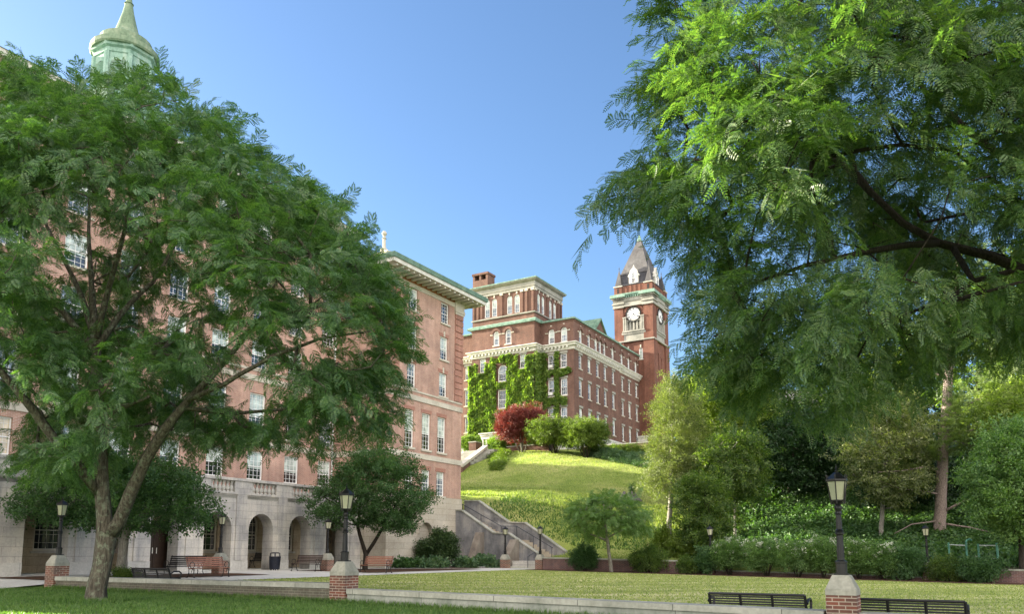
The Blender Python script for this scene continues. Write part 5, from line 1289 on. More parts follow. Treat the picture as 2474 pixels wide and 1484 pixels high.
for k in range(14):
    a = 2 * PI * k / 14 + rr.uniform(-.15, .15); h = rr.uniform(.35, .85); mb.tube([(.95 * math.cos(a), .8 * math.sin(a), -.15), (.6 * math.cos(a), .5 * math.sin(a), h * .35), (.45 * math.cos(a), .4 * math.sin(a), h)], [.2, .17, .05], 6)
mb.lathe([(.6, -.1), (.5, .3), (.3, .4)], 10); mb.build('stump_wood', 'stumpwood', stp)
rg = np.random.default_rng(9); PP = rg.normal(0, .22, (14, 3)) + (.25, .1, .75)
leaves_obj('shoots', inst(BRD, PP, rg.normal(0, .4, (14, 3)) + (0, 0, 1), np.full(14, .7), rg), 'leaf_crab', stp, (0, 0, 0))

# exercise bars
bl = empty('exercise_bars', W(50.5, .3, gz(50.5, .3)), 0, 'green exercise bars with pale rungs behind the far brick wall on the right', 'exercise bars')
def BP(x, y): p = atS(x, y, 50.5); return p - bl.location
mb = MB()
for x, yt, yb, r in ((2333, 1312, 1372, .055), (2362, 1315, 1360, .055), (2407, 1312, 1368, .06), (2291, 1312, 1358, .05)):
    a, b = BP(x + 4, yb), BP(x, yt); mb.tube([Vector((b.x, b.y, -.3)), b], r, 8)
a = BP(2333, 1312); mb.tube([a, a + Vector((.05, 0, .12)), a + Vector((.2, 0, .19)), a + Vector((.35, .1, .12))], .055, 8); mb.build('post', 'green_paint', bl)
mb = MB()
for (x0, y0), (x1, y1) in (((2291, 1317), (2333, 1319)), ((2362, 1319), (2407, 1319)), ((2356, 1345), (2363, 1345)), ((2399, 1352), (2407, 1352))): mb.tube([BP(x0, y0), BP(x1, y1)], .03, 6)
mb.build('rung', 'steel', bl)
rk = MB(); rk.lathe([(.5, -.1), (.62, .05), (.6, .2), (.42, .3), (.1, .33)], 9)
for i in range(len(rk.v)): x, y, z = rk.v[i]; f = 1 + .16 * math.sin(3 * x + 5 * y); rk.v[i] = (x * 1.15 * f, y * .6 * f, z * f)
tag(rk.build('boulder', 'rock', None, (0, 0, 0), W(45.7, 31.0, gz(45.7, 31)), .4, smooth=True), 'pale grey boulder between the round bush and the concrete stairs', 'boulder')
mb = MB(); mb.box(-.32, .32, -.12, .12, 0, .06); tag(mb.build('flat_stone', 'rock', None, (0, 0, 0), W(46.0, 29.6, gz(46, 29.6) + .03), .2), 'small flat white stone lying on the mulch by the stairs', 'stone')
for c, z, lb in ((44.78, R1 + .1, 'small white air conditioner in the upper corner window beside the ivy'), (44.8, R2 + .1, 'small white air conditioner in the lower corner window beside the ivy')):
    mb = MB(); mb.box(-.3, .3, -.3, .05, 0, .38); [mb.box(-.27, .27, -.31, -.3, .05 + .07 * k, .08 + .07 * k) for k in range(4)]
    tag(mb.build('air_conditioner', 'acgrey', None, (0, 0, 0), W(sQ + .02, c, z), YAW - PI / 2), lb, 'air conditioner')

# ================================================================== TREES AND PLANTS
def L3(Y, *q): return [(atY(x, y, Y + dy), r) for x, y, dy, r in q]
# big forked locust, left foreground
bs = atY(232, 1440, 20.3); gb = gpt(bs)
Y1 = 20.3
limbs = [[(Vector((gb.x, gb.y, gb.z - .25)), .36), (Vector((gb.x, gb.y, gb.z + .05)), .285), (Vector((gb.x, gb.y, gb.z + .35)), .25), (atY(246, 1370, Y1), .235), (atY(257, 1300, Y1), .26), (atY(252, 1250, Y1), .2), (atY(246, 1180, Y1), .19), (atY(240, 1040, Y1 + .2), .17), (atY(234, 900, Y1 + .4), .15), (atY(230, 820, Y1 + .5), .13), (atY(222, 700, Y1 + .9), .08), (atY(214, 560, Y1 + 1.2), .05), (atY(215, 420, Y1 + 1.4), .03)],
         L3(Y1, (262, 1295, 0, .2), (287, 1262, -.1, .175), (318, 1185, -.3, .165), (352, 1110, -.5, .15), (400, 1035, -.8, .13), (440, 985, -.9, .10), (520, 900, -1, .08), (610, 790, -1, .055), (690, 700, -1, .03)),
         L3(Y1, (243, 1195, 0, .14), (190, 1130, -.5, .13), (130, 1060, -1, .12), (75, 985, -1.4, .105), (30, 930, -1.7, .09), (-60, 830, -2, .06), (-160, 700, -2.2, .04)),
         L3(Y1, (232, 850, .4, .11), (190, 800, .2, .1), (140, 740, 0, .085), (70, 690, -.3, .06), (-20, 620, -.5, .04)),
         L3(Y1, (230, 815, .5, .1), (190, 700, .9, .07), (130, 580, 1.2, .05), (60, 430, 1.5, .03)),
         L3(Y1, (233, 840, .4, .1), (290, 760, .9, .085), (370, 680, 1.6, .06), (440, 560, 2, .04), (480, 440, 2.2, .03)),
         L3(Y1, (231, 830, .5, .1), (262, 700, .2, .075), (300, 560, -.3, .05), (330, 420, -.6, .03)),
         L3(Y1, (450, 970, -.9, .075), (540, 930, -1.8, .06), (660, 860, -2.4, .05), (770, 820, -2.6, .035), (900, 800, -2.6, .02)),
         L3(Y1, (440, 985, -.9, .06), (560, 1000, 0, .05), (690, 990, .8, .04), (830, 1000, 1.2, .02)),
         L3(Y1, (238, 1010, .2, .06), (300, 985, -1, .045), (360, 960, -2, .03))]
out = [(-320, 300), (-150, 190), (0, 190), (90, 165), (150, 215), (220, 205), (300, 205), (390, 200), (430, 235), (510, 270), (550, 320), (630, 385), (690, 415), (750, 450), (805, 490), (850, 540), (880, 600), (912, 660), (950, 730), (965, 790), (980, 850), (940, 910), (905, 960), (920, 1010), (890, 1050), (830, 1035), (760, 1050), (700, 1030), (640, 1055), (560, 1030), (500, 1065), (430, 1035), (400, 1065), (330, 1030), (280, 1075), (235, 1150), (190, 1120), (140, 1130), (90, 1110), (80, 1060), (100, 1010), (20, 930), (-50, 900), (-320, 880)]
holes = [(40, 1005, 60, 45), (195, 725, 42, 50), (115, 965, 45, 28), (330, 890, 45, 24), (600, 945, 50, 22), (450, 770, 34, 36), (60, 780, 40, 26), (520, 700, 30, 30), (150, 860, 50, 26), (700, 850, 30, 20), (420, 950, 40, 20), (265, 900, 26, 40), (350, 770, 30, 24), (640, 760, 26, 20), (130, 660, 30, 24), (300, 640, 26, 22)]
tree('locust_tree', 'big forked honey locust with feathery foliage on the left foreground lawn', 'tree', gb, limbs, out, 21.3, 5.4, 1150, 6, LOC, 'leaf_locust', 'bark_locust', 21, holes, 'honey locust trees in the foreground', None, (.6, 1.0), .3, .013, .32, gap=46, gapy=470, gth=-.22, front=((270, 700, 210, 150), (90, 1000, 120, 100), (430, 980, 130, 90)))
# locust reaching in from the right
Y2 = 13.3
rb = gpt(Vector((11.4, 12.6, 0)))
limbs = [[(rb - Vector((0, 0, .3)), .42), (rb + Vector((0, 0, .4)), .33), (rb + Vector((0, .2, 2.2)), .30), (rb + Vector((-.1, .4, 4.0)), .27), (rb + Vector((.1, .6, 6.0)), .2), (rb + Vector((.3, .7, 8.5)), .12), (rb + Vector((.4, .6, 11)), .05)],
         [(rb + Vector((-.1, .4, 3.8)), .15)] + L3(Y2, (2474, 655, 0, .10), (2383, 618, 0, .09), (2300, 597, 0, .08), (2263, 587, 0, .075), (2180, 540, .2, .068), (2108, 470, .3, .058), (2064, 412, .3, .048), (2042, 310, .2, .045), (1980, 220, 0, .035), (1909, 151, -.2, .02)),
         L3(Y2, (2108, 470, .3, .06), (2033, 395, .8, .055), (1958, 350, 1.1, .045), (1878, 359, 1.3, .035), (1754, 394, 1.4, .025), (1640, 440, 1.4, .015)),
         L3(Y2, (2263, 587, 0, .075), (2200, 590, -.6, .06), (2080, 610, -1.2, .05), (1950, 640, -1.6, .035), (1800, 690, -1.8, .02)),
         [(rb + Vector((-.1, .35, 3.3)), .16)] + L3(Y2, (2474, 760, .6, .065), (2335, 787, .8, .055), (2267, 824, .9, .046), (2214, 855, 1, .05), (2120, 880, 1.1, .035), (2010, 900, 1.2, .02)),
         [(rb + Vector((.1, .6, 5.8)), .12)] + L3(Y2, (2474, 420, .8, .09), (2352, 330, .9, .07), (2250, 240, 1, .05), (2150, 120, 1.2, .03)),
         [(rb + Vector((.2, .65, 7.0)), .1)] + L3(Y2, (2474, 12, .3, .08), (2352, 42, .2, .065), (2263, 68, 0, .05), (2180, 120, -.2, .035), (2080, 170, -.4, .02)),
         L3(Y2, (2300, 597, 0, .06), (2350, 680, -.8, .045), (2280, 730, -1.2, .03), (2150, 770, -1.5, .02))]
out = [(1600, -240), (1625, 10), (1650, 70), (1625, 135), (1560, 195), (1600, 250), (1560, 330), (1585, 380), (1520, 420), (1480, 495), (1540, 490), (1650, 545), (1690, 630), (1680, 700), (1715, 760), (1730, 780), (1690, 815), (1735, 850), (1735, 900), (1790, 925), (1870, 940), (1930, 905), (2000, 965), (2060, 965), (2120, 905), (2190, 890), (2260, 850), (2330, 830), (2400, 815), (2480, 795), (2720, 760), (2900, 450), (2800, -240)]
holes = [(1935, 900, 50, 26), (2285, 810, 55, 22), (2180, 960, 60, 30), (2120, 820, 50, 22), (1990, 810, 40, 18), (2150, 700, 60, 24), (1990, 690, 46, 20), (2230, 660, 40, 16), (1870, 560, 40, 18), (2090, 560, 46, 18), (2230, 400, 40, 30), (2330, 480, 40, 24), (2060, 240, 36, 24), (2240, 160, 40, 24), (2400, 150, 40, 30), (1960, 60, 30, 24), (2380, 560, 40, 16), (1850, 700, 36, 16), (1760, 620, 30, 14), (2440, 700, 30, 20)]
tree('locust_tree', 'honey locust branches hanging in from the right foreground, trunk out of view', 'tree', rb, limbs, out, 13.4, 3.6, 1000, 6, LOCN, 'leaf_locust_near', 'bark_dark', 22, holes, 'honey locust trees in the foreground', None, (.7, 1.1), .42, .010, .24, seg=.5, gap=34, gth=-.25, front=((2280, 570, 240, 110), (2330, 800, 170, 60), (2080, 420, 120, 90)))

# round crabapples by the arcade and the wing
b = W(20.6, 31.2, gz(20.6, 31.2)); Y = b.y
tree('crabapple_tree', 'spreading dark green crabapple in front of the arcade behind the big forked trunk', 'tree', b,
     [[(b - Vector((0, 0, .2)), .26), (b + Vector((0, 0, .3)), .2), (atY(300, 1310, Y), .17), (atY(310, 1260, Y), .13), (atY(300, 1180, Y), .06)], L3(Y, (305, 1285, 0, .1), (220, 1215, -.4, .07), (120, 1190, -.8, .04)), L3(Y, (307, 1280, 0, .1), (390, 1210, -.3, .07), (470, 1190, -.5, .04))],
     [(10, 1235), (40, 1190), (95, 1155), (150, 1135), (230, 1110), (330, 1110), (420, 1130), (475, 1165), (500, 1210), (495, 1245), (470, 1270), (410, 1262), (330, 1275), (240, 1262), (150, 1250), (60, 1250)], Y, 2.6, 330, 6, BRDS, 'leaf_crab', 'bark_grey', 31, (), None, None, (.9, 1.35), .2, .012, .3)
b = W(35.8, 31.0, gz(35.8, 31)); Y = b.y
tree('crabapple_tree', 'round-crowned small tree with a forked trunk in front of the wing wall', 'tree', b,
     [[(b - Vector((0, 0, .2)), .22), (b + Vector((0, 0, .2)), .17), (atY(884, 1340, Y), .15), (atY(876, 1315, Y), .12), (atY(864, 1270, Y), .10), (atY(872, 1200, Y), .07), (atY(880, 1140, Y), .04)], L3(Y, (884, 1342, 0, .12), (906, 1308, .1, .11), (930, 1270, .2, .09), (960, 1215, .4, .06), (990, 1170, .5, .03)), L3(Y, (864, 1270, 0, .07), (820, 1225, -.4, .05), (780, 1200, -.6, .03))],
     [(748, 1200), (790, 1172), (835, 1120), (880, 1085), (935, 1098), (990, 1118), (1022, 1150), (1035, 1195), (1015, 1235), (985, 1275), (940, 1280), (880, 1258), (830, 1275), (790, 1262), (756, 1232)], Y, 2.4, 300, 6, BRDS, 'leaf_crab', 'bark_dark', 32, (), None, None, (.9, 1.35), .2, .012, .3)
b = atS(1476, 1380, 45.6); b = gpt(b); Y = b.y
tree('ornamental_tree', 'small leaning tree with an umbrella crown before the far brick wall', 'tree', b,
     [[(b - Vector((0, 0, .2)), .16), (b + Vector((0, 0, .1)), .13), (atY(1470, 1335, Y), .105), (atY(1467, 1308, Y), .1), (atY(1463, 1270, Y), .06), (atY(1458, 1220, Y), .03)], L3(Y, (1467, 1308, 0, .08), (1445, 1298, -.3, .06), (1415, 1288, -.5, .045), (1390, 1260, -.6, .02)), L3(Y, (1466, 1300, 0, .07), (1505, 1280, .2, .05), (1550, 1270, .2, .025))],
     [(1382, 1232), (1405, 1212), (1450, 1203), (1488, 1195), (1530, 1212), (1560, 1245), (1572, 1280), (1535, 1275), (1500, 1285), (1460, 1278), (1420, 1290), (1395, 1275)], Y, 2.3, 150, 5, LOC, 'leaf_light', 'bark_grey', 33, (), None, None, (.6, .9), .25, .009, .25)

# woodland edge on the right
b = gpt(atS(1617, 1335, 56.3)); Y = b.y
def low(x, Y, y=1180): return [(atY(x, y, Y), .0)]
tree('spruce_tree', 'thin-crowned yellowish spruce with a pale bare lower trunk at the edge of the hill', 'tree', b,
     [[(b - Vector((0, 0, .3)), .3), (b + Vector((0, 0, .4)), .21), (atY(1620, 1200, Y), .17), (atY(1624, 1050, Y), .1), (atY(1627, 905, Y), .03)]],
     [(1626, 900), (1600, 945), (1585, 985), (1598, 1025), (1572, 1065), (1585, 1105), (1562, 1150), (1580, 1205), (1625, 1185), (1665, 1215), (1690, 1165), (1675, 1110), (1695, 1050), (1680, 990), (1655, 935)], Y, 2.2, 420, 7, SPR, 'leaf_spruce', 'bark_grey', 41, (), None, None, (.8, 1.4), .3, .008, .3)
def ell(cx, cy, rx, ry, seed, n=18, w=.14):
    r = random.Random(seed); return [(cx + rx * (1 + r.uniform(-w, w)) * math.cos(2 * PI * k / n), cy + ry * (1 + r.uniform(-w, w)) * math.sin(2 * PI * k / n)) for k in range(n)]
def wood_tree(name, label, x, s, yb, cx, cy, rx, ry, half, n, spt, temps, leaf, bark, seed, sc=(1.0, 1.7), r=.16, holes=(), group='woodland trees on the right', droop=.2, spread=.45):
    b = gpt(atS(x, yb, s)); Y = b.y; n = int(n * 1.5); spt += 1
    return tree(name, label, 'tree', b, [[(b - Vector((0, 0, .4)), r * 1.5), (b + Vector((0, 0, .5)), r), (atY((x + cx) / 2, cy + ry * .45, Y), r * .75), (atY(cx, cy - ry * .2, Y), r * .4), (atY(cx, cy - ry * .8, Y), .03)]], ell(cx, cy, rx, ry, seed), Y, half, n, spt, temps, leaf, bark, seed, holes, group, None, sc, droop, .012, spread)
wood_tree('broadleaf_tree', 'sunlit yellow-green tree just right of the clock tower and spruce', 1735, 63, 1230, 1745, 1010, 105, 115, 3.2, 210, 4, BRD, 'leaf_yellow', 'bark_grey', 51)
wood_tree('broadleaf_tree', 'tall dark green vine-draped small tree behind the leftmost far shrubs', 1700, 51, 1340, 1702, 1245, 58, 88, 1.6, 110, 4, BRD, 'leaf_wood', 'bark_dark', 52, (.7, 1.1), .1, (), 'woodland trees on the right', .5)
wood_tree('broadleaf_tree', 'drooping mid green tree with a pale stem at the left of the ivied bank', 1772, 56, 1215, 1775, 1120, 70, 85, 2.0, 130, 4, BRD, 'leaf_wood', 'bark_grey', 53, (.8, 1.2), .12, (), 'woodland trees on the right', .6)
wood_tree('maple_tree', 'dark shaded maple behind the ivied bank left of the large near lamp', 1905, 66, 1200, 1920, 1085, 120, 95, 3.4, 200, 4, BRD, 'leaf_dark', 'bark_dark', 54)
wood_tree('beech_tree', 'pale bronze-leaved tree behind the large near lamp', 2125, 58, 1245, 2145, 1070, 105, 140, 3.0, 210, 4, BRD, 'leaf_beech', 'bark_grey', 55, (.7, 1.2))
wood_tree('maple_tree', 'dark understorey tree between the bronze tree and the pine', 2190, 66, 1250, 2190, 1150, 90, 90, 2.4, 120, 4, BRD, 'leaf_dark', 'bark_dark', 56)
b = gpt(atS(2272, 1318, 60)); Y = b.y
tree('pine_tree', 'tall white pine with a thick pale trunk and bare lower branches on the right', 'tree', b,
     [[(b - Vector((0, 0, .4)), .5), (b + Vector((0, 0, .5)), .40), (atY(2272, 1200, Y), .36), (atY(2278, 1080, Y), .34), (atY(2288, 950, Y), .3), (atY(2298, 830, Y), .25), (atY(2310, 700, Y), .17), (atY(2320, 560, Y), .06)],
      L3(Y, (2272, 1240, 0, .1), (2320, 1215, -1, .08), (2370, 1195, -1.6, .05)), L3(Y, (2272, 1265, 0, .08), (2340, 1275, -1, .055), (2395, 1288, -1.6, .03)), L3(Y, (2270, 1195, 0, .08), (2220, 1185, -1, .06), (2175, 1182, -1.6, .035), (2120, 1160, -1.8, .02)), L3(Y, (2271, 1145, 0, .08), (2240, 1128, -1, .06), (2180, 1138, -1.8, .045), (2120, 1142, -2.2, .02)), L3(Y, (2271, 1258, 0, .06), (2200, 1268, -.8, .04), (2160, 1290, -1.2, .02)),
      L3(Y, (2285, 1010, 0, .08), (2370, 960, -1.2, .06), (2470, 930, -2, .03)), L3(Y, (2281, 1060, 0, .08), (2380, 1030, -1.6, .06), (2480, 1000, -2, .03)), L3(Y, (2292, 920, 0, .07), (2220, 880, .8, .05), (2160, 860, 1, .03))],
     [(2110, 1150), (2140, 1120), (2200, 1130), (2250, 1060), (2300, 1000), (2330, 950), (2400, 905), (2490, 880), (2560, 920), (2540, 1060), (2440, 1085), (2340, 1095), (2290, 1115), (2240, 1100), (2190, 1150), (2150, 1165)], Y - .5, 2.6, 230, 5, NDL, 'leaf_pine', 'bark_pine', 57, (), None, None, (.9, 1.4), .0, .010, .35,
     extra=crown_pts([(2180, 880), (2240, 760), (2300, 600), (2380, 560), (2440, 700), (2470, 850), (2400, 880), (2330, 860), (2250, 870)], Y, 2.4, 70, np.random.default_rng(4)))
wood_tree('broadleaf_tree', 'soft light green tree with hanging branches at the right edge', 2470, 47.6, 1400, 2460, 1160, 125, 128, 2.6, 240, 5, BRDS, 'leaf_light', 'bark_dark', 58, (1.0, 1.6), .14, (), 'woodland trees on the right', .5, .35)
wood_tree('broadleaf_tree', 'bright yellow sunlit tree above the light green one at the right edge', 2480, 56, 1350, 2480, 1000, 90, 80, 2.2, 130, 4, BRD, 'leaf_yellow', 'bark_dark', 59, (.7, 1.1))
BG = [(1690, 84, 1000, 55, 90, 'leaf_wood', 'pale background tree right below the clock tower'), (1800, 88, 960, 90, 120, 'leaf_yellow', 'sunlit background tree above the dark maple'), (1880, 84, 1065, 85, 100, 'leaf_dark', 'dark background tree under the pale roof glimpse'),
      (2040, 86, 1010, 90, 130, 'leaf_wood', 'mid green background tree left of the bronze tree'), (2150, 92, 900, 95, 150, 'leaf_yellow', 'tall sunlit background tree above the bronze tree'), (2240, 88, 1050, 90, 130, 'leaf_dark', 'dark background tree behind the pine trunk'),
      (2360, 84, 860, 100, 190, 'leaf_wood', 'tall background tree right of the pine top'), (2470, 80, 800, 95, 200, 'leaf_wood', 'tall background tree at the right picture edge'), (2000, 76, 1120, 100, 70, 'leaf_dark', 'low dark background tree above the ivied bank'), (2350, 72, 1180, 110, 110, 'leaf_dark', 'dark leafy background tree behind the exercise bars'), (1790, 76, 1120, 90, 80, 'leaf_dark', 'shaded background tree behind the drooping tree'), (2460, 70, 1230, 90, 120, 'leaf_dark', 'dark background tree behind the light green tree')]
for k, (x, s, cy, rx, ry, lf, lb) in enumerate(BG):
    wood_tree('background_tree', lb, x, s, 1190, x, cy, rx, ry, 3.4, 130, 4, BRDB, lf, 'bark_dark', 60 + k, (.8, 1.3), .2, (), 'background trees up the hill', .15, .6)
for k, (s_, t_, h_) in enumerate(((50.6, 54.5, 12), (59.5, 60, 11), (64.0, 61, 10.5))):  # unseen trees, added only to cast the shadow band on the hill
    mound('broadleaf_tree', 'bushy tree behind the long brick hall, %s' % ('nearest the stairway', 'middle of three', 'nearest the hilltop steps')[k], 'tree', W(s_, t_, gz(s_, t_) - .1), (3.0, 3.0, h_), 700, BRDB, 'leaf_wood', 170 + k, 'trees behind the brick hall', 14, 5, scale=(1, 1.6))
# hilltop shrubs
mp = gpt(atS(1262, 1083, 77.2))
mound('japanese_maple', 'deep red Japanese maple on top of the grass hill', 'tree', mp, (3.1, 2.5, 5.0), 1500, BRDS, 'leaf_red', 71, lumps=14, stems=7, bark='bark_grey', clear=.2, scale=(.8, 1.3))
mound('round_shrub', 'round green shrub with bare stems right of the red maple', 'shrub', gpt(atS(1342, 1090, 77)), (3.5, 2.4, 3.5), 1500, BRDS, 'leaf_bush', 72, 'round shrubs by the hilltop hall', 13, 9, bark='bark_dark', clear=.3, scale=(.8, 1.3))
mound('round_shrub', 'taller sunlit round shrub at the corner of the hilltop hall', 'shrub', gpt(atS(1416, 1096, 76.5)), (3.0, 2.3, 3.9), 1500, BRDS, 'leaf_bush', 73, 'round shrubs by the hilltop hall', 13, 9, bark='bark_dark', clear=.26, scale=(.8, 1.3))
def bank_cover(name, label, cat, pts, n, temps, leaf, seed, h=.3, sc=(.7, 1.2), kind=None, dens=None):
    rg = np.random.default_rng(seed); P = []; D = []
    pts = np.array(pts, float); lo, hi = pts.min(0), pts.max(0)
    while len(P) < n:
        q = rg.uniform(lo, hi, (n, 2)); ins, d = seg_d(q, pts)
        for (s, t), dd in zip(q[ins], d[ins]):
            P.append(W(s, t, gz(s, t) + h * rg.uniform(.2, 1) * min(1, .35 + dd) * (1 + .35 * math.sin(s * 1.3 + math.sin(t * 1.9)) * math.sin(t * 1.1)))); D.append((rg.normal(0, 1), rg.normal(0, 1) - .4, rg.normal(.15, .35)))
    P = P[:n]; D = D[:n]; c = np.mean([np.array(p) for p in P], axis=0); c = Vector((c[0], c[1], gz(*ST(c[0], c[1]))))
    vv = inst(temps, P, D, rg.uniform(sc[0], sc[1], n), rg, .5) - np.array(c)
    o = link(name, np_mesh(name, vv, np.arange(len(vv), dtype=np.int32).reshape(-1, 4), leaf), None, c)
    return tag(o, label, cat, None, kind)
bank_cover('low_hedge', 'low spreading grey-green hedge along the top right edge of the grass hill', 'hedge', [(77.5, 37.0), (80.5, 37.0), (80, 31), (78, 27), (74.5, 27.5), (76, 33)], 2200, BRDS, 'leaf_hosta', 74, .9)
bank_cover('low_hedge', 'second low hedge running below the long brick wall at the hilltop', 'hedge', [(81, 36.5), (82.8, 36.5), (83, 27), (80.8, 27)], 1500, BRDS, 'leaf_bush', 75, 1.0)
bank_cover('low_hedge', 'leafy border plants beside the pale stone steps at the hill top left', 'hedge', [(68, 42.6), (75, 47.0), (78, 48.6), (78, 46.2), (73, 43.6), (68, 41.2)], 1100, BRDS, 'leaf_bush', 76, .4)
mound('shrub', 'sunlit yellow-green shrub in front of the white porch', 'shrub', gpt(atS(1205, 1072, 79)), (1.5, 1.2, 1.7), 420, BRDS, 'leaf_ivy', 77)
mound('shrub', 'yellow-green shrub at the left foot of the ivied wall by the hall corner', 'shrub', gpt(atS(1140, 1062, 81)), (1.8, 1.3, 2.0), 460, BRDS, 'leaf_ivy', 78)
# shaded bank of broad leaves
bank_cover('ground_cover', 'broad-leaved ground cover over the shaded bank', None, [(48.4, 12.8), (50, 16.0), (54.5, 17.2), (60, 19.0), (66, 19.5), (69, 14), (68, -4), (58, -8), (51.5, -4), (50.5, 5), (48.5, 6)], 18000, [t_broad(np.random.default_rng(k), .3, 9, .17, .13, .26, .3) for k in (1, 2, 3)], 'leaf_cover', 80, .5, (.7, 1.25), 'stuff')
# shrubs before the far wall
def fs(x, yb, s, r, n, leaf, seed, label, fl=0, group='shrubs along the far brick wall', temps=BRDS, name='shrub'):
    return mound(name, label, 'shrub', gpt(atS(x, yb, s)), r, n, temps, leaf, seed, group, 10, 6, fl, scale=(.55, .95), clear=.08)
def onwall(x, s): p = atS(x, 1370, s); return W(s, ST(p.x, p.y)[1], gz(s, ST(p.x, p.y)[1]))
def fw(x, s, r, n, leaf, seed, label, fl=0, group='shrubs along the far brick wall', name='shrub', clear=.08):
    return mound(name, label, 'shrub', onwall(x, s), r, n, BRDS, leaf, seed, group, 11, 7, fl, scale=(.55, .95), clear=clear)
fw(1415, 46.4, (.95, .8, 1.45), 330, 'leaf_crab', 81, 'dark green shrub left of the small leaning tree')
fw(1567, 46.4, (1.05, .85, 1.5), 380, 'leaf_wood', 82, 'bright green rounded shrub right of the small leaning tree')
fw(1658, 46.4, (.6, .55, .9), 170, 'leaf_wood', 83, 'small low shrub halfway along the far wall')
fw(1708, 46.5, (.75, .65, 1.4), 260, 'leaf_crab', 84, 'dense dark shrub under the lamp where the wall steps down')
HY = [(1765, 'leftmost white-flowering hydrangea beside the dense dark shrub'), (1850, 'white-flowering hydrangea second from the dense dark shrub'), (1925, 'white-flowering hydrangea behind the left black bench'), (1985, 'white-flowering hydrangea just left of the large lamp pole'), (2075, 'white-flowering hydrangea just right of the large lamp pole'), (2130, 'last white-flowering hydrangea towards the pine')]
for k, (x, lb) in enumerate(HY): fw(x, 46.5, (1.2, .95, 1.85), 430, 'leaf_light', 90 + k, lb, 26, 'white hydrangeas along the far low wall', 'hydrangea', .2)
fw(2195, 46.5, (1.05, .9, 1.5), 380, 'leaf_crab', 97, 'dark green shrub between the hydrangeas and the far lamp')
fw(2282, 46.4, (.8, .7, 1.15), 260, 'leaf_wood', 98, 'small shrub right of the pier by the exercise bars')
fw(2385, 46.4, (1.35, .85, 1.15), 380, 'leaf_crab', 99, 'wide low shrub below the exercise bars')
mound('weed_clump', 'sunlit leafy weeds around the foot of the spruce', 'plant', gpt(atS(1640, 1335, 50.5)), (1.2, 1, 1.1), 160, BRD, 'leaf_yellow', 100, scale=(.5, .9))
mound('weed_clump', 'tall pale-leaved sapling left of the spruce trunk', 'plant', gpt(atS(1598, 1325, 50.8)), (.45, .4, 1.9), 60, BRDB, 'leaf_yellow', 101, scale=(.5, .8))
mound('weed_clump', 'shrubby growth between the spruce and the vine-draped tree', 'plant', gpt(atS(1668, 1335, 51)), (1.0, .9, 1.7), 200, BRD, 'leaf_wood', 102, scale=(.6, 1))
mound('rhododendron', 'large dark rounded evergreen bush against the wing wall by the stairs', 'shrub', W(45.0, 32.3, gz(45, 32.3)), (1.4, 1.15, 2.35), 1000, BRDS, 'leaf_rhodo', 103, lumps=13, clear=.06, scale=(.8, 1.2))
HO = [((43.0, 31.6), 1.2, 'hosta bed under the wing wall left of the round evergreen bush'), ((45.1, 30.5), .95, 'pale hosta clump in front of the round evergreen bush'), ((47.9, 31.0), 1.0, 'tall dark hosta clump between the two stair buttresses'), ((46.7, 29.3), .55, 'hosta clump beside the brick lamp pier at the stair foot'), ((46.2, 30.0), .45, 'low hosta clump left of the one beside the lamp pier'), ((41.9, 32.8), .9, 'low dark green perennials at the left end of the wing flower bed')]
hst = [t_broad(np.random.default_rng(k), .22, 12, .26, .13, .18, .5) for k in (1, 2, 3)]
for k, ((s, t), r, lb) in enumerate(HO): mound('hosta', lb, 'plant', W(s, t, gz(s, t) + .02), (r, r * .7, .75 if k == 2 else .45), int(150 * r + 40), hst, 'leaf_hosta' if k < 5 else 'leaf_crab', 110 + k, 'hostas by the stairs', 8, 2, scale=(.7, 1.1), clear=0)
mound('ground_plant', 'low green weeds round the crabapple trunk behind the low wall', 'plant', W(20.3, 30.4, gz(20.3, 30.4)), (.8, .6, .3), 90, BRDS, 'leaf_wood', 120, scale=(.4, .7), clear=0)

# grass blades: short blades standing on the lawns
def blades(name, label, region, n, hgt, wid, mat, seed, dens=None):
    rg = np.random.default_rng(seed); s = rg.uniform(region[0], region[1], n); t = rg.uniform(region[2], region[3], n)
    if dens is not None: k = dens(s, t); s, t = s[k], t[k]
    n = len(s); z = ground(s, t); base = np.stack([s * U[0] + t * V[0], s * U[1] + t * V[1], z], 1)
    a = rg.uniform(0, 2 * PI, n); h = hgt * rg.uniform(.5, 1.3, n); w = wid * rg.uniform(.7, 1.3, n)
    d = np.stack([np.cos(a), np.sin(a), np.zeros(n)], 1) * w[:, None]; lean = rg.normal(0, .35, (n, 2)) * h[:, None]
    tip = base + np.stack([lean[:, 0], lean[:, 1], h], 1)
    vv = np.stack([base - d, base + d, tip], 1).reshape(-1, 3)
    return tag(link(name, np_mesh(name, vv, np.arange(3 * n, dtype=np.int32).reshape(-1, 3), mat)), label, None, None, 'stuff')
blades('grass', 'mown grass of the near lawn', (6.5, 15.4, -6, 32), 130000, .055, .012, 'blade', 131)
blades('grass', 'untrimmed grass fringe along the foot of the low walls', (15.12, 15.47, -8, 27), 9000, .13, .012, 'blade', 136)
blades('grass', 'longer grass round the foot of the big forked trunk', (11.4, 13.4, 18.6, 20.9), 2600, .13, .012, 'blade', 137)
blades('grass', 'dry mown grass of the quadrangle lawn', (16.2, 44.3, -8, 25.6), 90000, .045, .02, 'blade_dry', 132)
blades('grass', 'rough grass of the hillside', (48, 79, 14, 46), 110000, .10, .022, 'blade_dry', 133, lambda s, t: (s > 52.4) | (t < 25.5))

blades('grass', 'long unmown grass across the middle of the hillside', (57, 61.5, 15, 43), 26000, .26, .03, 'blade_dry', 134)
blades('grass', 'scattered weeds on the lower hillside', (52.6, 60, 12, 34), 9000, .2, .05, 'blade', 135)
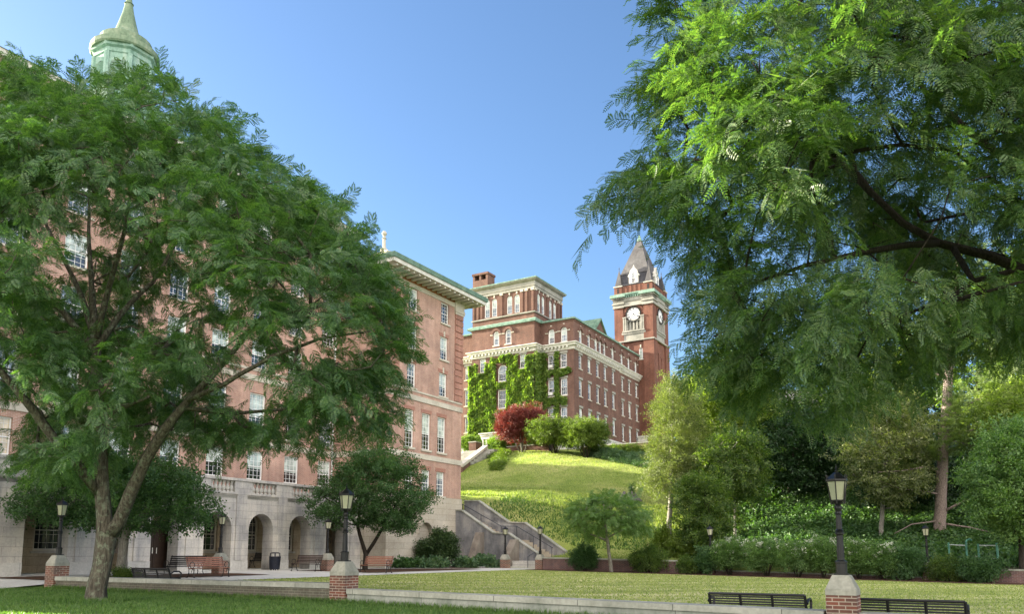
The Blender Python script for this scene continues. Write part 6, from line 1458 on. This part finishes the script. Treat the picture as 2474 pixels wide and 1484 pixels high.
# pale building glimpsed through the trees
pb = atS(1925, 985, 118); bs_, bt_ = ST(pb.x, pb.y)
far = empty('far_house', W(bs_, bt_, gz(bs_, bt_)), YAW, 'pale roofed building glimpsed through the trees right of the tower', 'building'); gz0 = far.location.z
mb = MB(); mb.box(-5, 5, -5, 5, -1, pb.z - gz0 - .6); mb.build('wall', 'trim', far)
mb = MB(); zt = pb.z - gz0; mb.add([(-5.6, -5.6, zt - .6), (5.6, -5.6, zt - .6), (5.6, 5.6, zt - .6), (-5.6, 5.6, zt - .6), (0, -3, zt + 2.6), (0, 3, zt + 2.6)], [(0, 1, 4), (1, 2, 5, 4), (2, 3, 5), (3, 0, 4, 5), (0, 3, 2, 1)]); mb.build('roof', 'trim_grey', far)

# ================================================================== LIGHT, SKY, CAMERA
SUN_AZ = math.atan2(-.928, .3726); SUN_EL = math.radians(16)
sd = Vector((math.sin(SUN_AZ) * math.cos(SUN_EL), math.cos(SUN_AZ) * math.cos(SUN_EL), math.sin(SUN_EL)))
ld = bpy.data.lights.new('sun', 'SUN'); ld.energy = 5.0; ld.angle = math.radians(.5); ld.color = (1, .90, .70)
so = bpy.data.objects.new('sun', ld); COL.objects.link(so); so.location = sd * 80; so.rotation_euler = (-sd).to_track_quat('-Z', 'Y').to_euler()
w = bpy.data.worlds.new('World'); scene.world = w; w.use_nodes = True; nt = w.node_tree; nt.nodes.clear()
sk = nt.nodes.new('ShaderNodeTexSky'); sk.sky_type = 'NISHITA'; sk.sun_disc = False; sk.sun_elevation = SUN_EL; sk.sun_rotation = SUN_AZ
sk.air_density = 1.0; sk.dust_density = .8; sk.ozone_density = 3.8; sk.altitude = 100
bg = nt.nodes.new('ShaderNodeBackground'); bg.inputs['Strength'].default_value = .054; wo = nt.nodes.new('ShaderNodeOutputWorld')
# added fill light: broken white cloud behind the viewer brightens the shaded walls
tc = nt.nodes.new('ShaderNodeTexCoord'); sx = nt.nodes.new('ShaderNodeSeparateXYZ'); nt.links.new(tc.outputs['Generated'], sx.inputs[0])
mr = nt.nodes.new('ShaderNodeMapRange'); mr.interpolation_type = 'SMOOTHSTEP'
for k_, v_ in (('From Min', .12), ('From Max', -.45), ('To Min', 0), ('To Max', 1)): mr.inputs[k_].default_value = v_
nt.links.new(sx.outputs[1], mr.inputs['Value'])
cn = nt.nodes.new('ShaderNodeTexNoise'); cn.inputs['Scale'].default_value = 2.6; cn.inputs['Detail'].default_value = 6; nt.links.new(tc.outputs['Generated'], cn.inputs['Vector'])
cr = nt.nodes.new('ShaderNodeValToRGB'); cr.color_ramp.elements[0].position = .36; cr.color_ramp.elements[1].position = .56; nt.links.new(cn.outputs['Fac'], cr.inputs[0])
ml = nt.nodes.new('ShaderNodeMath'); ml.operation = 'MULTIPLY'; nt.links.new(mr.outputs[0], ml.inputs[0]); nt.links.new(cr.outputs[0], ml.inputs[1])
cm = nt.nodes.new('ShaderNodeMix'); cm.data_type = 'RGBA'; nt.links.new(ml.outputs[0], cm.inputs[0]); nt.links.new(sk.outputs[0], cm.inputs[6]); cm.inputs[7].default_value = (15.0, 13.8, 12.6, 1)
nt.links.new(cm.outputs[2], bg.inputs['Color']); nt.links.new(bg.outputs[0], wo.inputs['Surface'])
cd = bpy.data.cameras.new('camera'); cam = bpy.data.objects.new('camera', cd); COL.objects.link(cam)
cd.sensor_width = 36; cd.lens = 36 * FPX / 2473; cd.clip_end = 5000; cd.clip_start = .1
cd.shift_y = (CY - 742) / 2473; cam.rotation_euler = (PI / 2 + PITCH, 0, 0); scene.camera = cam
scene.view_settings.view_transform = 'Standard'; scene.view_settings.look = 'None'; scene.view_settings.exposure = 2.55; scene.view_settings.gamma = 1
scene.cycles.max_bounces = 7; scene.cycles.diffuse_bounces = 4; scene.cycles.sample_clamp_indirect = 4; scene.cycles.transparent_max_bounces = 6; scene.cycles.use_denoising = True; scene.cycles.denoiser = 'OPENIMAGEDENOISE'; scene.cycles.denoising_input_passes = 'RGB_ALBEDO_NORMAL'; scene.cycles.denoising_prefilter = 'NONE'; scene.cycles.use_adaptive_sampling = False
scene.cycles.caustics_reflective = False; scene.cycles.caustics_refractive = False
